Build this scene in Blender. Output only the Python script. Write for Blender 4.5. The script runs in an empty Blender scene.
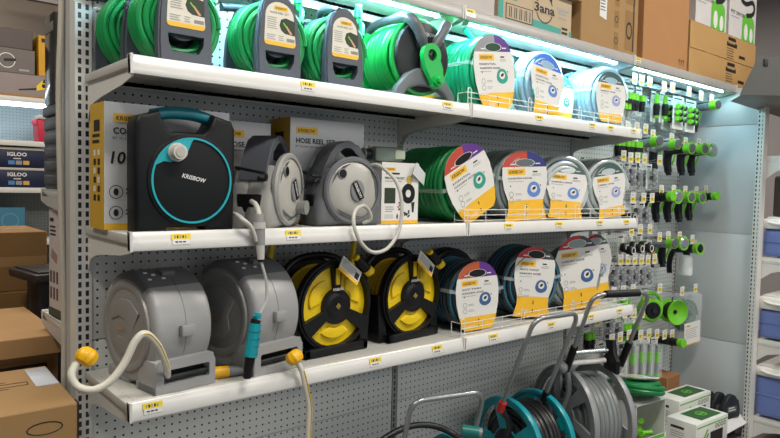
import bpy, bmesh, math, random
from mathutils import Vector, Matrix, geometry
random.seed(7)
PI = math.pi
sc = bpy.context.scene
COL = sc.collection
R = math.radians

# ------------------------------------------------------------------ materials
def lin(c):
    return tuple((x/12.92 if x <= .04045 else ((x+.055)/1.055)**2.4) for x in c)
def rgb(h):
    return lin(tuple(int(h[i:i+2], 16)/255 for i in (0, 2, 4)))
_M = {}
def P(name, h, rough=.5, metal=0., noise=.08, scale=18., bump=0., emit=None, es=1., alpha=None, coat=0., trans=0., spec=.5):
    """procedural painted / plastic / metal surface: base colour broken up by noise"""
    if name in _M: return _M[name]
    m = bpy.data.materials.new(name); m.use_nodes = True
    nt = m.node_tree; b = nt.nodes['Principled BSDF']
    c = rgb(h)
    b.inputs['Roughness'].default_value = rough
    b.inputs['Metallic'].default_value = metal
    b.inputs['Specular IOR Level'].default_value = spec
    if coat: b.inputs['Coat Weight'].default_value = coat
    tc = nt.nodes.new('ShaderNodeTexCoord')
    nz = nt.nodes.new('ShaderNodeTexNoise'); nz.inputs['Scale'].default_value = scale; nz.inputs['Detail'].default_value = 3
    nt.links.new(tc.outputs['Object'], nz.inputs['Vector'])
    mx = nt.nodes.new('ShaderNodeMix'); mx.data_type = 'RGBA'
    mx.inputs['A'].default_value = tuple(x*(1-noise) for x in c)+(1,)
    mx.inputs['B'].default_value = tuple(min(1, x*(1+noise)) for x in c)+(1,)
    nt.links.new(nz.outputs['Fac'], mx.inputs['Factor'])
    nt.links.new(mx.outputs['Result'], b.inputs['Base Color'])
    if bump:
        bp = nt.nodes.new('ShaderNodeBump'); bp.inputs['Strength'].default_value = bump; bp.inputs['Distance'].default_value = .002
        nt.links.new(nz.outputs['Fac'], bp.inputs['Height']); nt.links.new(bp.outputs['Normal'], b.inputs['Normal'])
    if emit:
        b.inputs['Emission Color'].default_value = rgb(emit)+(1,); b.inputs['Emission Strength'].default_value = es
    if trans: b.inputs['Transmission Weight'].default_value = trans
    if alpha is not None: b.inputs['Alpha'].default_value = alpha
    m.diffuse_color = c+(1,)
    _M[name] = m; return m

def peg(name, h, hole, pu=.025, pv=.025, ru=.0032, rv=.0032, rnd=True, u='X', v='Z', rough=.45, off=(0, 0), dbl=None):
    """painted sheet steel punched with a regular grid of round holes or slots (object space)"""
    if name in _M: return _M[name]
    m = P(name, h, rough, 0, .05, 6.)
    nt = m.node_tree; b = nt.nodes['Principled BSDF']; N = nt.nodes.new; Lk = nt.links.new
    tc = N('ShaderNodeTexCoord'); sp = N('ShaderNodeSeparateXYZ'); Lk(tc.outputs['Object'], sp.inputs[0])
    def mth(op, a, bb=None):
        n = N('ShaderNodeMath'); n.operation = op
        for i, q in enumerate((a, bb)):
            if q is None: continue
            if isinstance(q, (int, float)): n.inputs[i].default_value = q
            else: Lk(q, n.inputs[i])
        return n.outputs[0]
    def cell(ax, p, o):
        w = mth('MODULO', mth('ADD', sp.outputs[ax], 50*p+o), p)
        return mth('ABSOLUTE', mth('SUBTRACT', w, p/2))
    cu, cv = cell(u, pu, off[0]), cell(v, pv, off[1])
    if rnd:
        d = mth('SQRT', mth('ADD', mth('MULTIPLY', cu, cu), mth('MULTIPLY', cv, cv)))
        mask = mth('LESS_THAN', d, ru)
    else:
        mask = mth('MULTIPLY', mth('LESS_THAN', cu, ru), mth('LESS_THAN', cv, rv))
    old = b.inputs['Base Color'].links[0].from_socket
    mx = N('ShaderNodeMix'); mx.data_type = 'RGBA'
    Lk(mask, mx.inputs['Factor']); Lk(old, mx.inputs['A']); mx.inputs['B'].default_value = rgb(hole)+(1,)
    Lk(mx.outputs['Result'], b.inputs['Base Color'])
    return m

def clear(name, h='f4f8fa', a=.25, rough=.12):
    """thin clear plastic: mostly transparent with a glossy skin"""
    if name in _M: return _M[name]
    m = bpy.data.materials.new(name); m.use_nodes = True; nt = m.node_tree
    for n in list(nt.nodes): nt.nodes.remove(n)
    o = nt.nodes.new('ShaderNodeOutputMaterial'); t = nt.nodes.new('ShaderNodeBsdfTransparent')
    g = nt.nodes.new('ShaderNodeBsdfPrincipled'); g.inputs['Base Color'].default_value = rgb(h)+(1,); g.inputs['Roughness'].default_value = rough
    lw = nt.nodes.new('ShaderNodeLayerWeight'); lw.inputs['Blend'].default_value = .35
    mp = nt.nodes.new('ShaderNodeMapRange'); mp.inputs['To Min'].default_value = a; mp.inputs['To Max'].default_value = min(1, a+.45)
    mx = nt.nodes.new('ShaderNodeMixShader')
    nt.links.new(lw.outputs['Facing'], mp.inputs['Value']); nt.links.new(mp.outputs['Result'], mx.inputs['Fac'])
    nt.links.new(t.outputs[0], mx.inputs[1]); nt.links.new(g.outputs[0], mx.inputs[2]); nt.links.new(mx.outputs[0], o.inputs['Surface'])
    _M[name] = m; return m

# ------------------------------------------------------------------ text
_TX = {}
def text_geo(s, bold=0.):
    k = (s, bold)
    if k in _TX: return _TX[k]
    cu = bpy.data.curves.new('lettering', 'FONT'); cu.body = s; cu.size = 1; cu.align_x = 'LEFT'; cu.offset = bold; cu.resolution_u = 2
    o = bpy.data.objects.new('lettering', cu); COL.objects.link(o)
    dg = bpy.context.evaluated_depsgraph_get(); dg.update()
    me = o.evaluated_get(dg).to_mesh()
    vs = [v.co.copy() for v in me.vertices]; fs = [tuple(p.vertices) for p in me.polygons]
    o.evaluated_get(dg).to_mesh_clear()
    bpy.data.objects.remove(o); bpy.data.curves.remove(cu)
    if vs:
        x0 = min(v.x for v in vs); x1 = max(v.x for v in vs); y0 = min(v.y for v in vs); y1 = max(v.y for v in vs)
    else: x0 = x1 = y0 = y1 = 0
    _TX[k] = (vs, fs, x0, x1, y0, y1); return _TX[k]

# ------------------------------------------------------------------ mesh builder
def T(x=0, y=0, z=0): return Matrix.Translation((x, y, z))
def RZ(d): return Matrix.Rotation(R(d), 4, 'Z')
def RX(d): return Matrix.Rotation(R(d), 4, 'X')
def RY(d): return Matrix.Rotation(R(d), 4, 'Y')
FRONT = Matrix(((1, 0, 0, 0), (0, 0, -1, 0), (0, 1, 0, 0), (0, 0, 0, 1)))   # local xy plane -> xz plane, facing -Y
LEFTF = RZ(-90) @ FRONT                                                      # facing -X

class B:
    def __init__(s): s.bm = bmesh.new(); s.mats = []; s.M = Matrix()
    def mi(s, m):
        if m not in s.mats: s.mats.append(m)
        return s.mats.index(m)
    def add(s, vs, fs, m, M=None):
        X = s.M @ M if M is not None else s.M
        bv = [s.bm.verts.new(X @ Vector(v)) for v in vs]; k = s.mi(m) if not isinstance(m, (list, tuple)) else None
        out = []
        for i, f in enumerate(fs):
            try: q = s.bm.faces.new([bv[j] for j in f])
            except ValueError: continue
            q.material_index = k if k is not None else s.mi(m[i]); q.smooth = True; out.append(q)
        return bv, out
    def merge(s, b2, m, M=None):
        b2.verts.index_update()
        s.add([v.co.copy() for v in b2.verts], [[v.index for v in f.verts] for f in b2.faces], m, M); b2.free()
    def box(s, c, d, m, bev=0., M=None, seg=2):
        x, y, z = (q/2 for q in d)
        vs = [(c[0]+i*x, c[1]+j*y, c[2]+k*z) for i in (-1, 1) for j in (-1, 1) for k in (-1, 1)]
        fs = [(0, 1, 3, 2), (4, 6, 7, 5), (0, 4, 5, 1), (2, 3, 7, 6), (0, 2, 6, 4), (1, 5, 7, 3)]
        if not bev: return s.add(vs, fs, m, M)
        b2 = bmesh.new(); bv = [b2.verts.new(v) for v in vs]
        for f in fs: b2.faces.new([bv[i] for i in f])
        bmesh.ops.bevel(b2, geom=list(b2.edges), offset=bev, segments=seg, affect='EDGES', profile=.5)
        s.merge(b2, m, M)
    def bx(s, x0, x1, y0, y1, z0, z1, m, bev=0., M=None):
        s.box(((x0+x1)/2, (y0+y1)/2, (z0+z1)/2), (x1-x0, y1-y0, z1-z0), m, bev, M)
    def cyl(s, p0, p1, r0, m, r1=None, n=16, M=None):
        p0, p1 = Vector(p0), Vector(p1); r1 = r0 if r1 is None else r1
        d = (p1-p0).normalized(); a = d.orthogonal().normalized(); b = d.cross(a)
        vs = []
        for p, r in ((p0, r0), (p1, r1)):
            for i in range(n):
                t = 2*PI*i/n; vs.append(p+a*r*math.cos(t)+b*r*math.sin(t))
        fs = [(i, (i+1) % n, n+(i+1) % n, n+i) for i in range(n)]+[tuple(reversed(range(n))), tuple(range(n, 2*n))]
        return s.add(vs, fs, m, M)
    def lathe(s, prof, m, n=32, M=None, mats=None, cap=True):
        """prof: [(radius, height)] about local Z"""
        vs = []; fs = []; ms = []
        for r, h in prof:
            for i in range(n):
                t = 2*PI*i/n; vs.append((r*math.cos(t), r*math.sin(t), h))
        for k in range(len(prof)-1):
            for i in range(n):
                fs.append((k*n+i, k*n+(i+1) % n, (k+1)*n+(i+1) % n, (k+1)*n+i)); ms.append(mats[k] if mats else m)
        if cap:
            if prof[0][0] > 1e-5: fs.append(tuple(reversed(range(n)))); ms.append(mats[0] if mats else m)
            if prof[-1][0] > 1e-5: fs.append(tuple(range((len(prof)-1)*n, len(prof)*n))); ms.append(mats[-1] if mats else m)
        return s.add(vs, fs, ms, M)
    def tube(s, pts, r, m, n=8, closed=False, stripe=None, M=None):
        """swept round tube; r may be a list; stripe(i) -> material for the i-th face around"""
        pts = [Vector(p) for p in pts]; N = len(pts)
        tg = []
        for i in range(N):
            a = pts[i-1] if (i > 0 or closed) else pts[i]; b = pts[(i+1) % N] if (i < N-1 or closed) else pts[i]
            tg.append((b-a).normalized() if (b-a).length > 1e-9 else Vector((0, 0, 1)))
        u = tg[0].orthogonal().normalized(); vs = []
        for i in range(N):
            u = (u-tg[i]*u.dot(tg[i])); u = u.normalized() if u.length > 1e-6 else tg[i].orthogonal().normalized()
            w = tg[i].cross(u); rr = r[i] if isinstance(r, (list, tuple)) else r
            for k in range(n):
                t = 2*PI*k/n; vs.append(pts[i]+u*rr*math.cos(t)+w*rr*math.sin(t))
        fs = []; ms = []
        for i in range(N if closed else N-1):
            j = (i+1) % N
            for k in range(n):
                fs.append((i*n+k, i*n+(k+1) % n, j*n+(k+1) % n, j*n+k)); ms.append(stripe(k) if stripe else m)
        if not closed:
            fs += [tuple(reversed(range(n))), tuple(range((N-1)*n, N*n))]; ms += [m, m]
        return s.add(vs, fs, ms, M)
    def prism(s, out, d0, d1, m, holes=(), M=None, mside=None, bev=0.):
        """outline (x,z) with holes, thickness from y=d0 (front, -Y side) to y=d1"""
        if bev and not holes:
            b2 = bmesh.new(); n = len(out)
            f0 = [b2.verts.new((p[0], d0, p[1])) for p in out]; f1 = [b2.verts.new((p[0], d1, p[1])) for p in out]
            b2.faces.new(f0); b2.faces.new(list(reversed(f1)))
            for i in range(n): b2.faces.new((f0[i], f1[i], f1[(i+1) % n], f0[(i+1) % n]))
            ed = [e for e in b2.edges if abs(e.verts[0].co.y-e.verts[1].co.y) < 1e-6]
            bmesh.ops.recalc_face_normals(b2, faces=b2.faces)
            bmesh.ops.bevel(b2, geom=ed, offset=bev, segments=3, affect='EDGES', profile=.5)
            return s.merge(b2, m, M)
        loops = [list(out)]+[list(h) for h in holes]
        flat = [p for l in loops for p in l]
        tri = geometry.tessellate_polygon([[Vector((p[0], p[1], 0)) for p in l] for l in loops])
        n = len(flat); vs = [(p[0], d0, p[1]) for p in flat]+[(p[0], d1, p[1]) for p in flat]
        fs = [];  ms = []
        for t in tri:
            a, b, c = (flat[i] for i in t)
            cr = (b[0]-a[0])*(c[1]-a[1])-(b[1]-a[1])*(c[0]-a[0])
            q = t if cr > 0 else tuple(reversed(t))
            fs.append(tuple(q)); ms.append(m); fs.append(tuple(n+i for i in reversed(q))); ms.append(m)
        o = 0
        for l in loops:
            k = len(l)
            for i in range(k):
                fs.append((o+i, n+o+i, n+o+(i+1) % k, o+(i+1) % k)); ms.append(mside or m)
            o += k
        return s.add(vs, fs, ms, M)
    def flat(s, pts, y, m, M=None):
        """one printed polygon in the xz plane at depth y"""
        tri = geometry.tessellate_polygon([[Vector((p[0], p[1], 0)) for p in pts]])
        fs = []
        for t in tri:
            a, b, c = (pts[i] for i in t)
            fs.append(tuple(t) if (b[0]-a[0])*(c[1]-a[1])-(b[1]-a[1])*(c[0]-a[0]) > 0 else tuple(reversed(t)))
        return s.add([(p[0], y, p[1]) for p in pts], fs, m, M)
    def ball(s, c, r, m, sc_=(1, 1, 1), n=16, k=10, M=None):
        vs = [(0, 0, -1)]; fs = []
        for j in range(1, k):
            a = -PI/2+PI*j/k
            for i in range(n): t = 2*PI*i/n; vs.append((math.cos(a)*math.cos(t), math.cos(a)*math.sin(t), math.sin(a)))
        vs.append((0, 0, 1)); L = len(vs)-1
        for i in range(n): fs.append((0, 1+(i+1) % n, 1+i)); fs.append((L, 1+(k-2)*n+i, 1+(k-2)*n+(i+1) % n))
        for j in range(k-2):
            for i in range(n): fs.append((1+j*n+i, 1+j*n+(i+1) % n, 1+(j+1)*n+(i+1) % n, 1+(j+1)*n+i))
        vs = [(c[0]+v[0]*r*sc_[0], c[1]+v[1]*r*sc_[1], c[2]+v[2]*r*sc_[2]) for v in vs]
        return s.add(vs, fs, m, M)
    def text(s, t, h, m, x=0, z=0, y=0, align='l', bold=0., M=None, slant=0., w=None):
        """lettering of cap height ~h in the xz plane facing -Y, baseline at z"""
        vs, fs, x0, x1, y0, y1 = text_geo(t, bold)
        k = h/.72; kx = k if not w else w/max(1e-6, x1-x0)
        ox = {'l': x0, 'c': (x0+x1)/2, 'r': x1}[align]
        return s.add([((v.x-ox)*kx+slant*v.y*k+x, y, v.y*k+z) for v in vs], fs, m, M)
    def build(s, name, parent=None, loc=None, rz=0, ang=38, recalc=False):
        if recalc: bmesh.ops.recalc_face_normals(s.bm, faces=s.bm.faces)
        me = bpy.data.meshes.new(name); s.bm.to_mesh(me); s.bm.free()
        for m in s.mats: me.materials.append(m)
        try: me.set_sharp_from_angle(angle=R(ang))
        except Exception: pass
        o = bpy.data.objects.new(name, me); COL.objects.link(o)
        if parent: o.parent = parent
        if loc: o.location = loc
        if rz: o.rotation_euler = (0, 0, R(rz))
        return o

def tag(o, label=None, cat=None, group=None, kind=None):
    if label: o['label'] = label
    if cat: o['category'] = cat
    if group: o['group'] = group
    if kind: o['kind'] = kind
    return o
def thing(name, label, cat, loc=(0, 0, 0), rz=0, group=None):
    o = bpy.data.objects.new(name, None); COL.objects.link(o); o.empty_display_size = .05
    o.location = loc; o.rotation_euler = (0, 0, R(rz)); return tag(o, label, cat, group)
def dup(root, label, loc, rz=0, group=None):
    def cp(o, par):
        c = o.copy(); COL.objects.link(c); c.parent = par
        for ch in list(o.children): cp(ch, c)
        return c
    r = cp(root, None); r.location = loc; r.rotation_euler = (0, 0, R(rz)); r['label'] = label
    if group: r['group'] = group
    return r
def struct(b, name, **k): o = b.build(name, **k); o['kind'] = 'structure'; return o
ORD = ['first', 'second', 'third', 'fourth', 'fifth', 'sixth', 'seventh', 'eighth', 'ninth', 'tenth', 'eleventh', 'twelfth']
def arc(cx, cz, r, a0, a1, n, rz=None):
    rz = rz or r
    return [(cx+r*math.cos(R(a0+(a1-a0)*i/n)), cz+rz*math.sin(R(a0+(a1-a0)*i/n))) for i in range(n+1)]
def rrect(x0, x1, z0, z1, r, n=5):
    return arc(x0+r, z0+r, r, 180, 270, n)+arc(x1-r, z0+r, r, 270, 360, n)+arc(x1-r, z1-r, r, 0, 90, n)+arc(x0+r, z1-r, r, 90, 180, n)
def curve(pts, n=8, closed=False):
    """Catmull-Rom through the points"""
    pts = [Vector(p) for p in pts]; N = len(pts); out = []
    for i in range(N if closed else N-1):
        g = lambda j: pts[j % N] if closed else pts[max(0, min(N-1, j))]
        a, b, c, d = g(i-1), g(i), g(i+1), g(i+2)
        for k in range(n):
            t = k/n
            out.append(.5*((2*b)+(c-a)*t+(2*a-5*b+4*c-d)*t*t+(3*b-a-3*c+d)*t**3))
    if not closed: out.append(pts[-1])
    return out

# common colours
WHITE = P('shelf paint', 'd6d5d0', .38, 0, .04)
WHITE2 = P('price channel plastic', 'dadad6', .22, 0, .03)
GREYP = P('grey steel paint', 'b4b6b4', .4)
DKGREY = P('dark grey plastic', '55585c', .42, 0, .06)
MIDGREY = P('mid grey plastic', '7e8284', .42, 0, .06)
LTGREY = P('light grey plastic', 'a8a9a8', .4, 0, .05)
BLACK = P('black plastic', '121315', .42, 0, .15, spec=.3)
CHAR = P('charcoal plastic', '25282b', .42, 0, .1, spec=.3)
YEL = P('yellow plastic', 'ecca14', .4, 0, .06)
AMBER = P('amber yellow plastic', 'e8b010', .38, 0, .06)
TEAL = P('teal plastic', '0b8f9c', .35, 0, .06)
GREEN = P('hose green', '0f8f4a', .38, 0, .08)
LIME = P('lime green plastic', '6cc021', .38, 0, .08)
RED = P('red plastic', 'c22a22', .4, 0, .08)
PAPERW = P('white printed paper', 'dddcd7', .45, 0, .03)
PYEL = P('printed yellow', 'f0bd2a', .5, 0, .03)
INK = P('black ink', '1c1c1c', .6, 0, .05)
GINK = P('grey ink', '9a9b99', .6, 0, .05)
CHROME = P('bright zinc wire', 'c8c9c8', .25, .9, .05)
KRAFT = P('kraft cardboard', '9e7d50', .8, 0, .09, 9., .15)
KRAFT2 = P('darker kraft cardboard', '8f6d42', .85, 0, .1, 9., .15)
TAGY = P('price tag yellow', 'ecd32a', .5, 0, .03)
# ================================================================== camera
cam = bpy.data.cameras.new('camera'); co = bpy.data.objects.new('camera', cam); COL.objects.link(co)
cam.sensor_width = 36; cam.lens = 643.32/780*36; cam.clip_start = .02
_s = Vector((.76140246, -.64787211, .02297879)); _u = Vector((.01515642, .0532261, .99846746)); _f = Vector((.64810229, .7598873, -.05034591))
co.matrix_world = Matrix(((_s.x, _u.x, -_f.x, -.5259708), (_s.y, _u.y, -_f.y, -1.9692), (_s.z, _u.z, -_f.z, 1.4575228), (0, 0, 0, 1)))
sc.camera = co

# ================================================================== room
FLOORM = P('polished floor tile', '6f6a64', .3, 0, .1, 4.)
WALLM = P('grey painted wall', 'a8a2a0', .7, 0, .04, 3.)
b = B(); b.bx(-5, 7, -6, 6.5, -.1, 0, FLOORM); struct(b, 'floor')
b = B(); b.bx(-5, 7, -6, 6.5, 3.6, 3.7, P('dark ceiling', '4a4744', .8)); struct(b, 'ceiling')
b = B(); b.bx(-5, 7, 6.5, 6.6, 0, 3.6, WALLM); struct(b, 'wall_back')
b = B(); b.bx(7, 7.1, -6, 6.5, 0, 3.6, WALLM); struct(b, 'wall_right')
b = B(); b.bx(-5.1, -5, -6, 6.5, 0, 3.6, WALLM); struct(b, 'wall_left')

# ================================================================== gondola
PEGM = peg('perforated steel', 'd0d4d1', '1a1e20', .025, .025, .0034, .0034)
PEGD = peg('perforated shelf steel', 'bcbcb6', '8a8a82', .05, .025, .0025, .0025, True, 'X', 'Y')
SLOTM = peg('slotted upright steel', 'd6d6d2', '15171a', .02, .0254, .0045, .008, False, 'X', 'Z', .35)
SLOT1 = peg('dark slot strip steel', '8f9391', '101214', .02, .0254, .004, .0085, False, 'X', 'Z', .4, (.01, 0))
SLOTX = peg('slotted end post steel', 'cfd0cc', '15171a', .02, .0254, .0036, .0075, False, 'Y', 'Z', .35)
PEGB = peg('perforated stiffener steel', 'b9bab6', '2a2c2c', .05, .05, .004, .004, True, 'X', 'Z', .4, (0, .008))
side_words = ['under the left bay', 'in the middle bay', 'in the accessory bay']
for i in range(3):
    t = thing('pegboard_panel', ['grey pegboard back panel of the bay with the big grey hose reels',
              'grey pegboard back panel of the bay with the wire fenced hose coils',
              'grey pegboard back panel behind the hanging spray guns and fittings'][i], 'pegboard', (1.2*i+.6, 0, 0), 0, 'pegboard panels of the shelving run')
    zs = [.0, .57, .99, 1.41, 1.83, 2.26]
    for k in range(5):
        b = B(); b.bx(-.584, .584, 0, .02, zs[k]+.0012, zs[k+1]-.0012, PEGM, .002); b.build('panel_sheet', t)
for i in range(4):
    b = B(); ht = 2.3 if i == 0 else 2.1
    hw_ = .022 if i in (0, 3) else .011
    b.bx(-hw_, hw_, -.004 if i == 0 else .001, .05, 0, ht, SLOTM if i in (0, 3) else SLOT1)
    b.bx(-hw_, hw_, .05, .14, 0, ht, GREYP)
    o = b.build('shelving_upright', None, (1.2*i if i else -.001, 0, 0))
    tag(o, ['white slotted upright post at the open end of the shelving run', 'slotted upright post between the reels bay and the coils bay',
            'slotted upright post between the coils bay and the accessory bay', 'slotted upright post in the corner by the plain grey end panel'][i], 'upright', 'slotted uprights')

BR = [(.0, 0), (-.372, 0), (-.372, -.042), (-.29, -.056), (-.12, -.070), (-.062, -.080), (-.025, -.092), (-.006, -.125), (0, -.128)]
def bracket(b, x, k=1.):
    # side plate in the yz plane
    out = [(y*k, z) for y, z in BR]
    b.prism([(p[0], p[1]) for p in out], -.0015, .0015, WHITE, M=T(x, 0, -.009) @ RZ(90))
TAGS = {(0, 0): [.05], (0, 1): [], }
def shelf(name, label, x0, z, dep=.372, tags=(), group=None, deck=PEGD, bar=True, lip=None, bz=.046):
    lip = lip or WHITE2
    t = thing(name, label, 'shelf', (x0+.6, 0, z), 0, group); k = dep/.372
    b = B(); b.bx(-.597, .597, -dep+.004, -.006, -.03, -.006, deck, .003); b.build('deck', t)
    b = B()
    pr = [(-dep+.012, 0), (-dep-.002, 0), (-dep-.006, -.004), (-dep-.013, -.04), (-dep-.011, -.046), (-dep+.004, -.046), (-dep+.006, -.012)]
    b.prism([(y, zz) for y, zz in pr], -.598, .598, lip, M=RZ(90))
    for s_ in (-.595, .595): b.bx(s_-.003, s_+.003, -dep-.014, -dep+.006, -.047, .001, WHITE)
    b.build('price_channel', t)
    for s_ in (-1, 1):
        b = B(); bracket(b, s_*.588, k); b.build('bracket', t)
    if bar:
        b = B(); b.bx(-.57, .57, -.118, -.1, -.042, -.0305, PEGB); b.bx(-.57, .57, -.118, -.115, -bz, -.02, PEGB); b.build('stiffener', t)
    for tx in tags:
        b = B(); b.box((0, 0, 0), (.05, .0015, .015), TAGY, M=T(tx-x0-.6, -dep-.0095, -.014) @ RX(-10))
        b.box((0, 0, 0), (.046, .0015, .013), WHITE2, M=T(tx-x0-.6, -dep-.0118, -.027) @ RX(-10))
        for q in range(5): b.box((-.016+q*.007, -.001, 0), (.004, .001, .007), INK if q % 2 else GINK, M=T(tx-x0-.6, -dep-.0095, -.014) @ RX(-10))
        for q in range(3): b.box((-.012+q*.01, -.001, 0), (.007, .001, .003), INK, M=T(tx-x0-.6, -dep-.0118, -.027) @ RX(-10))
        b.build('price_tag', t)
    return t
ZL, ZM, ZT, ZC = .91, 1.332, 1.761, 2.118
lv = [(ZT, 'top'), (ZM, 'middle'), (ZL, 'lower')]
TG = {('top', 0): [.505, 1.08], ('top', 1): [1.6, 1.98, 2.13, 2.33], ('middle', 0): [.13, .463], ('middle', 1): [1.43, 1.76, 2.07, 2.3],
      ('lower', 0): [.06, .78, 1.06], ('lower', 1): [1.36, 1.73, 2.03, 2.27]}
for z, w in lv:
    for i in (0, 1):
        shelf('display_shelf', f'white steel {w} shelf in the {["bay of hose reels", "bay of coiled hoses with wire fence"][i]}', 1.2*i, z, .372, TG[(w, i)], 'white display shelves')
for i in range(3):
    shelf('canopy_shelf', ['top canopy shelf lit from below above the hose reels bay', 'top canopy shelf carrying cartons above the coiled hoses bay',
          'top canopy shelf carrying pet dryer boxes above the accessory bay'][i], 1.2*i, ZC, .322, [[], [1.235], [2.435]][i], 'canopy shelves', deck=WHITE, lip=P('shaded canopy lip', 'a5a3a0', .4), bz=.068)  # lip colour greyed below the other channels to paint in its weaker light
# base decks
for i in range(3):
    t = thing('base_deck', ['low base deck of the bay under the big grey hose reels', 'low base deck under the hose trolleys',
              'low base deck under the green and white boxes'][i], 'base deck', (1.2*i+.6, 0, 0), 0, 'base decks of the shelving run')
    b = B(); b.bx(-.597, .597, -.45, -.006, .11, .135, WHITE, .003); b.build('deck', t)
    b = B(); b.bx(-.597, .597, -.42, -.405, 0.001, .109, CHAR); b.build('kick_plate', t)
    b = B(); b.prism([(-.44, .136), (-.452, .136), (-.49, .092), (-.488, .088), (-.44, .1)], -.597, .597, WHITE2, M=RZ(90))
    b.build('price_channel', t)
# LED battens under the canopy
LED = P('lit diffuser', 'ffffff', .4, emit='b4ecff', es=165.)
for i in range(3):
    t = thing('light_batten', ['lit tube batten under the canopy above the portable hose reels', 'lit tube batten under the canopy above the clear hose coils',
              'lit tube batten under the canopy above the hanging fittings'][i], 'light', (1.2*i+.6, -.275, 2.0872), 0, 'light battens under the canopy')
    b = B(); b.bx(-.53, .53, -.014, .014, -.008, .0005, WHITE, .002); b.build('housing', t)
    b = B()
    prof = [(.009*math.cos(a), -.0085-.006*math.sin(a)) for a in [PI*k/8 for k in range(9)]]
    b.prism([(p[0], p[1]) for p in prof], -.52, .52, LED if i < 2 else P('softer lit diffuser', 'ffffff', .4, emit='b4ecff', es=60.), M=RZ(90)); b.build('diffuser', t)
    for s_ in (-1, 1):
        b = B(); b.bx(s_*.528-.006, s_*.528+.006, -.014, .014, -.018, -.008, WHITE, .002); b.build('end_cap', t)

# wire fences in the middle bay
def fence(label, z):
    WIRE = P('white coated wire', 'dcdcd8', .35)
    t = thing('wire_fence', label, 'shelf fence', (1.2, -.352, z-.0058), 0, 'wire fences along the shelf fronts')
    b = B()
    for h in (.012, .032, .052): b.tube([(.012, 0, h), (1.19, 0, h)], .0016, WIRE, 6)
    b.build('rail_wires', t)
    for k in range(11):
        x = .012+k*.1178
        b = B(); top = .062 if k % 2 == 0 else .052
        if k % 3 == 0:
            b.tube([(x, 0, 0), (x, 0, .06)]+[(x+.009-.009*math.cos(a), 0, .06+.009*math.sin(a)) for a in [PI*j/8 for j in range(1, 8)]]+[(x+.018, 0, .06), (x+.018, 0, 0)], .0018, WIRE, 6)
        else: b.tube([(x, 0, 0), (x, 0, .053)], .0016, WIRE, 6)
        b.build('wire_loop' if k % 3 == 0 else 'wire_post', t)
    b = B(); b.tube([(.012, 0, .052), (.012, .05, .052)], .0016, WIRE, 6); b.tube([(.012, 0, .012), (.012, .05, .012)], .0016, WIRE, 6); b.tube([(.012, .05, 0), (.012, .05, .054)], .0016, WIRE, 6)
    b.build('end_wires', t)
fence('white wire fence along the top shelf in front of the coiled hoses', ZT)
fence('white wire fence along the middle shelf in front of the coiled hoses', ZM)
fence('white wire fence along the lower shelf in front of the coiled hoses', ZL)

# end panel of the accessory bay, its post, and the neighbouring run
ENDM = P('plain end panel paint', 'bdc4c6', .38, 0, .03)
t = thing('end_panel', 'plain blue-grey steel end panel closing the accessory bay', 'panel', (3.6, -.255, 0))
zs = [.0, .555, 1.22, 1.875, 2.1]
for k in range(4):
    b = B(); b.bx(.001, .016, -.21, .245, zs[k]+.0015, zs[k+1]-.0015, ENDM, .002); b.build('panel_sheet', t)
b = B(); b.bx(-.03, .03, -.03, -.001, 0, 2.02, SLOTX); b.bx(-.03, .03, -.04, -.03, 0, 2.02, WHITE)
o = b.build('corner_post', None, (3.605, -.4665, 0)); tag(o, 'white slotted corner post between the end panel and the blue tub shelves', 'upright')
def deepshelf(label, z, dep=.42, grp='shelves of the blue tubs'):
    t = thing('tub_shelf', label, 'shelf', (3.637, -.49, z), 0, grp)
    b = B(); b.bx(.0, 1.2, -dep, -.002, -.04, -.012, WHITE, .003); b.build('deck', t)
    b = B(); b.bx(.0, 1.2, -dep-.01, -dep, -.05, 0, WHITE2, .002); b.build('price_channel', t)
    b = B(); b.prism([(0, 0), (-dep, 0), (-dep, -.045), (-.3, -.055), (-.15, -.07), (-.07, -.09), (-.02, -.13), (0, -.14)], -.0015, .0015, WHITE, M=T(.003, 0, -.001) @ RZ(90)); b.build('bracket', t)
    return t
deepshelf('white shelf carrying the topmost blue tub', 1.092); deepshelf('white shelf carrying the middle blue tub', .602); deepshelf('white low shelf carrying the lowest blue tub', .13)
deepshelf('white shelf under the orange cartons beyond the corner post', 1.69)
BLUE = P('periwinkle blue plastic', '6f83c0', .35, 0, .04); LID = P('off-white tub lid', 'e4e2dc', .4)
TB = bpy.data.objects
def tub(label, z, h, lh):
    t = thing('storage_tub', label, 'tub', (3.912, -.7, z), 0, 'blue storage tubs')
    b = B(); b.prism(rrect(-.25, .25, 0, h, .03), -.15, .2, BLUE, bev=.012); b.bx(-.256, .256, -.156, .206, h*.52, h*.56, BLUE, .006); b.build('tub_body', t)
    b = B(); b.bx(-.27, .27, -.17, .22, h, h+lh, LID, .018); b.bx(-.24, .24, -.14, .19, h+lh-.002, h+lh+.012, LID, .006); b.build('lid', t)
    for s_ in (-1, 1):
        b = B(); b.bx(s_*.276-.01, s_*.276+.01, -.06, .0, h-.05, h+lh*.8, LID, .005); b.build('clip', t)
    b = B(); b.tube(curve([(-.272, .17, h+lh*.7), (-.285, .12, h+lh*.55), (-.29, .02, h+lh*.6), (-.285, -.1, h+lh*.9), (-.272, -.14, h+lh)], 5), .008, LID, 8); b.build('handle', t)
    return t
tub('blue tub with white lid on the topmost tub shelf by the corner post', 1.093, .165, .06)
tub('blue tub with white lid on the middle tub shelf, under another tub', .603, .175, .075)
tub('tallest blue tub with white lid on the lowest shelf near the floor', .131, .245, .055)
ORC = P('orange brown carton', 'a8713e', .8, 0, .08, 9.)
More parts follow.
